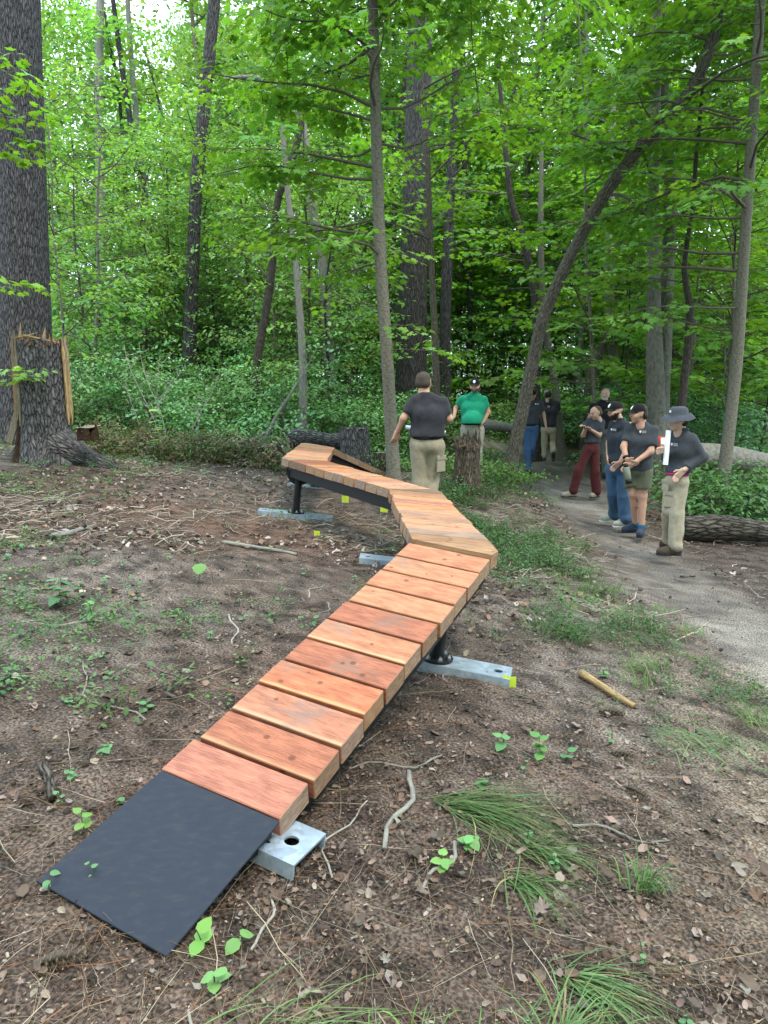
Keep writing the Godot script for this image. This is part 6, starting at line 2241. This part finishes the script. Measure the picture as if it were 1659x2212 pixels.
	pp = person("man in a black cap, grey t-shirt and olive shorts with crossed wrists", Vector3(b.x, -0.3, b.z), 905, 1184, 0.002282,
		{"head": [886, 480, 0.06], "neck": [908, 532, 0.0], "shL": [842, 562, 0.0], "shR": [972, 570, 0.04], "elL": [815, 668, 0.1], "wrL": [836, 738, 0.22], "hdL": [880, 757, 0.27], "elR": [962, 690, 0.14], "wrR": [868, 762, 0.245], "hdR": [822, 792, 0.24],
		"hipL": [866, 815, 0.0], "hipR": [934, 815, 0.03], "knL": [882, 945, 0.03], "knR": [934, 952, 0.06], "anL": [906, 1144, -0.12], "anR": [940, 1146, 0.06], "toeL": [842, 1166, -0.06], "toeR": [930, 1167, 0.22]},
		{"face": [-0.92, -0.05, 0.42], "shirt": tee2, "legs": cloth(0.095, 0.105, 0.065), "waist": 812, "hem": 805, "shorts": 0.72, "shoes": cloth(0.03, 0.045, 0.075), "socks": cloth(0.02, 0.12, 0.24), "cap_m": capm, "badge": M.white, "hair_m": dark_hair, "hair_front": -0.01, "hair": Color(0.04, 0.03, 0.025), "skin": Color(0.47, 0.265, 0.185), "sleeve": 0.74, "loose": 1.15, "logo": [914, 580, 0.1], "thumbL": [0, 1, 0.4], "thumbR": [0, 1, 0.3], "curl": 0.45})
	var band := MB.new()
	var wl := Vector3((830 - 905) * 0.002282, (1184 - 724) * 0.002282, 0.205)
	var wd := Vector3(0.4, -0.75, 0.45).normalized()
	band.tube(PackedVector3Array([wl - wd * 0.014, wl + wd * 0.014]), PackedFloat32Array([0.037, 0.037]), 14)
	put("watch", band.mesh(true), M.black, pp)
	var bt := held_box("bottle", "grey-green drinking bottle with a black base hanging from the hand of the man in shorts", "bottle", pp, Vector3((846 - 905) * 0.002282, (1184 - 822) * 0.002282, 0.26), Vector3.ZERO, Vector3.ZERO, null)
	for q in [["body", Vector3(-0.022, 0.1, 0), Vector3(0.012, -0.055, 0), 0.041, mat(lin(0.2, 0.22, 0.17), 0.25)], ["base", Vector3(0.0125, -0.057, 0), Vector3(0.024, -0.112, 0), 0.043, M.black], ["lid", Vector3(-0.023, 0.103, 0), Vector3(-0.03, 0.135, 0), 0.03, M.black]]:
		var mb := MB.new()
		mb.tube(PackedVector3Array([q[1], q[1].lerp(q[2], 0.5), q[2]]), PackedFloat32Array([q[3], q[3], q[3]]), 18)
		put(q[0], mb.mesh(true), q[4], bt)
	# the woman in the sun hat
	b = gat(1460, 7.9)
	pp = person("woman in a dark bucket hat, glasses, long-sleeved shirt and khaki cargo trousers", Vector3(b.x, -0.255, b.z), 1115, 1314, 0.001938,
		{"head": [1108, 522, 0.05], "neck": [1132, 582, 0.0], "shL": [1092, 618, -0.04], "shR": [1186, 630, 0.05], "elL": [1066, 742, -0.02], "wrL": [1062, 690, 0.15], "hdL": [1036, 692, 0.19], "elR": [1254, 735, -0.02], "wrR": [1158, 806, 0.14], "hdR": [1110, 860, 0.17],
		"hipL": [1102, 880, -0.03], "hipR": [1150, 880, 0.03], "knL": [1098, 1060, -0.04], "knR": [1144, 1065, 0.05], "anL": [1106, 1266, -0.36], "anR": [1142, 1268, 0.05], "toeL": [1070, 1292, -0.34], "toeR": [1060, 1292, 0.1]},
		{"face": [-0.72, -0.06, 0.68], "shirt": cloth(0.055, 0.06, 0.072), "legs": khaki2, "waist": 828, "hem": 824, "belt": cloth(0.42, 0.03, 0.14), "shoes": boots, "shoe_name": "boot", "hair_m": dark_hair, "hair_front": 0.03, "hair": Color(0.05, 0.035, 0.025), "skin": Color(0.52, 0.34, 0.27), "big": 0.8, "hip_r": 0.125, "loose": 1.1, "sleeve": 1.82, "polo": true, "logo": [1100, 662, 0.08], "logo_dir": [-0.5, 0, 0.85], "thumbR": [-0.6, 0.5, 0.4], "thumbL": [0, 1, 0.3], "curl": 0.35})
	var hb: Array = pp.get_meta("_head")
	sun_hat(pp, hb[0], hb[1], cloth(0.06, 0.065, 0.078))
	glasses(pp, hb[0], hb[1])
	for q in [[1080, 905, [-0.7, 0, 0.7], 0.1, 0.13], [1112, 985, [-0.2, 0, 1], 0.17, 0.17]]:
		pocket(pp, Vector3((q[0] - 1115) * 0.001938, (1314 - q[1]) * 0.001938, 0.0), v3(q[2]), q[3], q[4], khaki2)
	roll("paper_roll", "rolled white paper plan held upright by the woman in the sun hat", pp, Vector3((1060 - 1115) * 0.001938, (1314 - 775) * 0.001938, 0.2), Vector3((1064 - 1115) * 0.001938, (1314 - 580) * 0.001938, 0.16), 0.03)
	held_box("red_folder", "red folder with white sheets held by the woman in the sun hat", "folder", pp, Vector3((1036 - 1115) * 0.001938, (1314 - 655) * 0.001938, 0.17), Vector3(0.075, 0.16, 0.008), Vector3(0.0, 0.35, 0.14), mat(lin(0.62, 0.07, 0.05), 0.6))
	held_box("paper_sheets", "white paper sheets behind the red folder of the woman in the sun hat", "paper", pp, Vector3((1046 - 1115) * 0.001938, (1314 - 665) * 0.001938, 0.185), Vector3(0.07, 0.17, 0.004), Vector3(0.0, 0.35, 0.05), M.paper)
	var big: Node3D = get_node("person")
	pocket(big, Vector3((1225 - 1150) * 0.001834, (1216 - 800) * 0.001834, 0.0), Vector3(0.8, 0, 0.6), 0.17, 0.19, khaki)
	roll("paper_roll", "long white paper roll held across the front of the balding man", big, Vector3((1008 - 1150) * 0.001834, (1216 - 570) * 0.001834, -0.3), Vector3((1275 - 1150) * 0.001834, (1216 - 608) * 0.001834, -0.3), 0.03)

func roll(called: String, label: String, who: Node3D, a: Vector3, b: Vector3, r: float) -> void:
	var root := thing(called, label, "paper roll", who.transform * a)
	root.rotation = who.rotation
	var mb := MB.new()
	var n := 40
	var d := (b - a)
	var x := d.cross(Vector3.BACK).normalized()
	var y := d.normalized().cross(x)
	for i in n + 1:   # a spiral sheet
		var an := TAU * 2.2 * i / n
		var rr := r * (0.6 + 0.4 * i / n)
		var o := x * cos(an) * rr + y * sin(an) * rr
		mb.p(o); mb.p(d + o)
	for i in n:
		mb.q(i * 2, i * 2 + 2, i * 2 + 3, i * 2 + 1)
	put("sheet", mb.mesh(true), M.paper, root)

func held_box(called: String, label: String, category: String, who: Node3D, p: Vector3, size: Vector3, turn: Vector3, m: Material) -> Node3D:
	var root := thing(called, label, category, who.transform * p)
	root.rotation = who.rotation
	if m:
		var mb := MB.new()
		mb.box(Transform3D(Basis.from_euler(turn), Vector3.ZERO), size, minf(0.002, size.z * 0.3))
		put("case" if called == "phone" else "cover" if called == "red_folder" else "sheet", mb.mesh(), m, root)
	return root

func sun_hat(parent: Node, c: Vector3, bs: Basis, m: Material) -> void:
	var mb := MB.new()
	var prof := [[0.0, 0.135], [0.06, 0.133], [0.088, 0.118], [0.1, 0.085], [0.106, 0.05], [0.125, 0.042], [0.148, 0.026], [0.17, 0.002], [0.177, -0.008]]
	for q in prof:
		for i in 33:
			var a := TAU * (i % 32) / 32.0
			var wv: float = 0.0 if q[0] < 0.11 else 0.018 * sin(a * 2.0 + 0.6) + 0.008 * sin(a * 5.0)
			mb.p(c + bs * Vector3(sin(a) * q[0], q[1] + 0.012 - wv - (0.22 * (q[0] - 0.1) if q[0] > 0.11 else 0.0) * (0.6 - cos(a) * 0.6), cos(a) * q[0] * 1.06 - 0.01))
	for j in prof.size() - 1:
		for i in 32:
			var k := j * 33 + i
			mb.q(k, k + 1, k + 34, k + 33)
	var o := put("sun_hat", mb.mesh(true), m, parent)
	var pb := MB.new()
	pb.box(Transform3D(bs, c + bs * Vector3(0.0, 0.1, 0.103)), Vector3(0.026, 0.024, 0.004), 0.001)
	put("badge", pb.mesh(), M.white, o)

func glasses(parent: Node, c: Vector3, bs: Basis) -> void:
	var mb := MB.new()
	for s in [-1.0, 1.0]:
		var pts := PackedVector3Array()
		for i in 17:
			var a := TAU * i / 16.0
			pts.append(c + bs * Vector3(s * 0.033 + 0.025 * cos(a), 0.006 + 0.019 * sin(a), 0.104 - 0.2 * absf(s * 0.033 + 0.025 * cos(a)) * 0.3))
		mb.tube(pts, tapered(17, 0.0026, 0.0026), 5)
		mb.tube(PackedVector3Array([c + bs * Vector3(s * 0.058, 0.012, 0.097), c + bs * Vector3(s * 0.078, 0.012, 0.0)]), PackedFloat32Array([0.0025, 0.0025]), 5)
	mb.tube(PackedVector3Array([c + bs * Vector3(-0.008, 0.01, 0.106), c + bs * Vector3(0.008, 0.01, 0.106)]), PackedFloat32Array([0.0025, 0.0025]), 5)
	put("glasses", mb.mesh(true), M.black, parent)


# ---------------------------------------------------------------- build
func _ready() -> void:
	var cam := Camera3D.new()
	cam.name = "camera"
	cam.fov = 72.26
	cam.far = 600.0
	cam.near = 0.05
	cam.position = EYE
	cam.rotation.x = -PITCH
	add_child(cam)
	var sun := DirectionalLight3D.new()
	sun.name = "sun"
	sun.light_energy = 0.45
	sun.light_color = Color(1.0, 0.965, 0.9)
	sun.light_angular_distance = 14.0
	sun.shadow_enabled = true
	sun.rotation = Vector3(deg_to_rad(-62), deg_to_rad(35), 0)
	add_child(sun)
	var sky_m := ProceduralSkyMaterial.new()
	sky_m.sky_top_color = Color(0.84, 0.92, 1.0)
	sky_m.sky_horizon_color = Color(0.88, 0.94, 1.0)
	sky_m.ground_horizon_color = Color(0.5, 0.5, 0.45)
	sky_m.ground_bottom_color = Color(0.2, 0.18, 0.15)
	sky_m.sky_energy_multiplier = 1.3
	sky_m.sun_angle_max = 0.0
	var sky := Sky.new()
	sky.sky_material = sky_m
	var env := Environment.new()
	env.background_mode = Environment.BG_SKY
	env.sky = sky
	env.ambient_light_source = Environment.AMBIENT_SOURCE_SKY
	env.tonemap_mode = Environment.TONE_MAPPER_LINEAR
	env.tonemap_exposure = 2.4
	env.sdfgi_enabled = true
	env.ssao_enabled = true
	env.ssil_enabled = true
	var we := WorldEnvironment.new()
	we.name = "world"
	we.environment = env
	add_child(we)

	rng.seed = 4242
	nz.seed = 11; nz.frequency = 0.01; nz.fractal_octaves = 3
	nz2.seed = 23; nz2.frequency = 0.01; nz2.fractal_octaves = 2
	var t0 := Time.get_ticks_msec()
	make_materials()
	print("materials ", Time.get_ticks_msec() - t0)
	make_sprays()
	make_ground()
	print("ground ", Time.get_ticks_msec() - t0)
	make_boardwalk()
	make_trees()
	print("trees ", Time.get_ticks_msec() - t0)
	make_wood_behind()
	make_stumps()
	make_undergrowth()
	print("undergrowth ", Time.get_ticks_msec() - t0)
	make_people()
	print("people ", Time.get_ticks_msec() - t0)
	make_small_things()
	make_litter()
	print("copies ", copies_made, " all ", Time.get_ticks_msec() - t0)
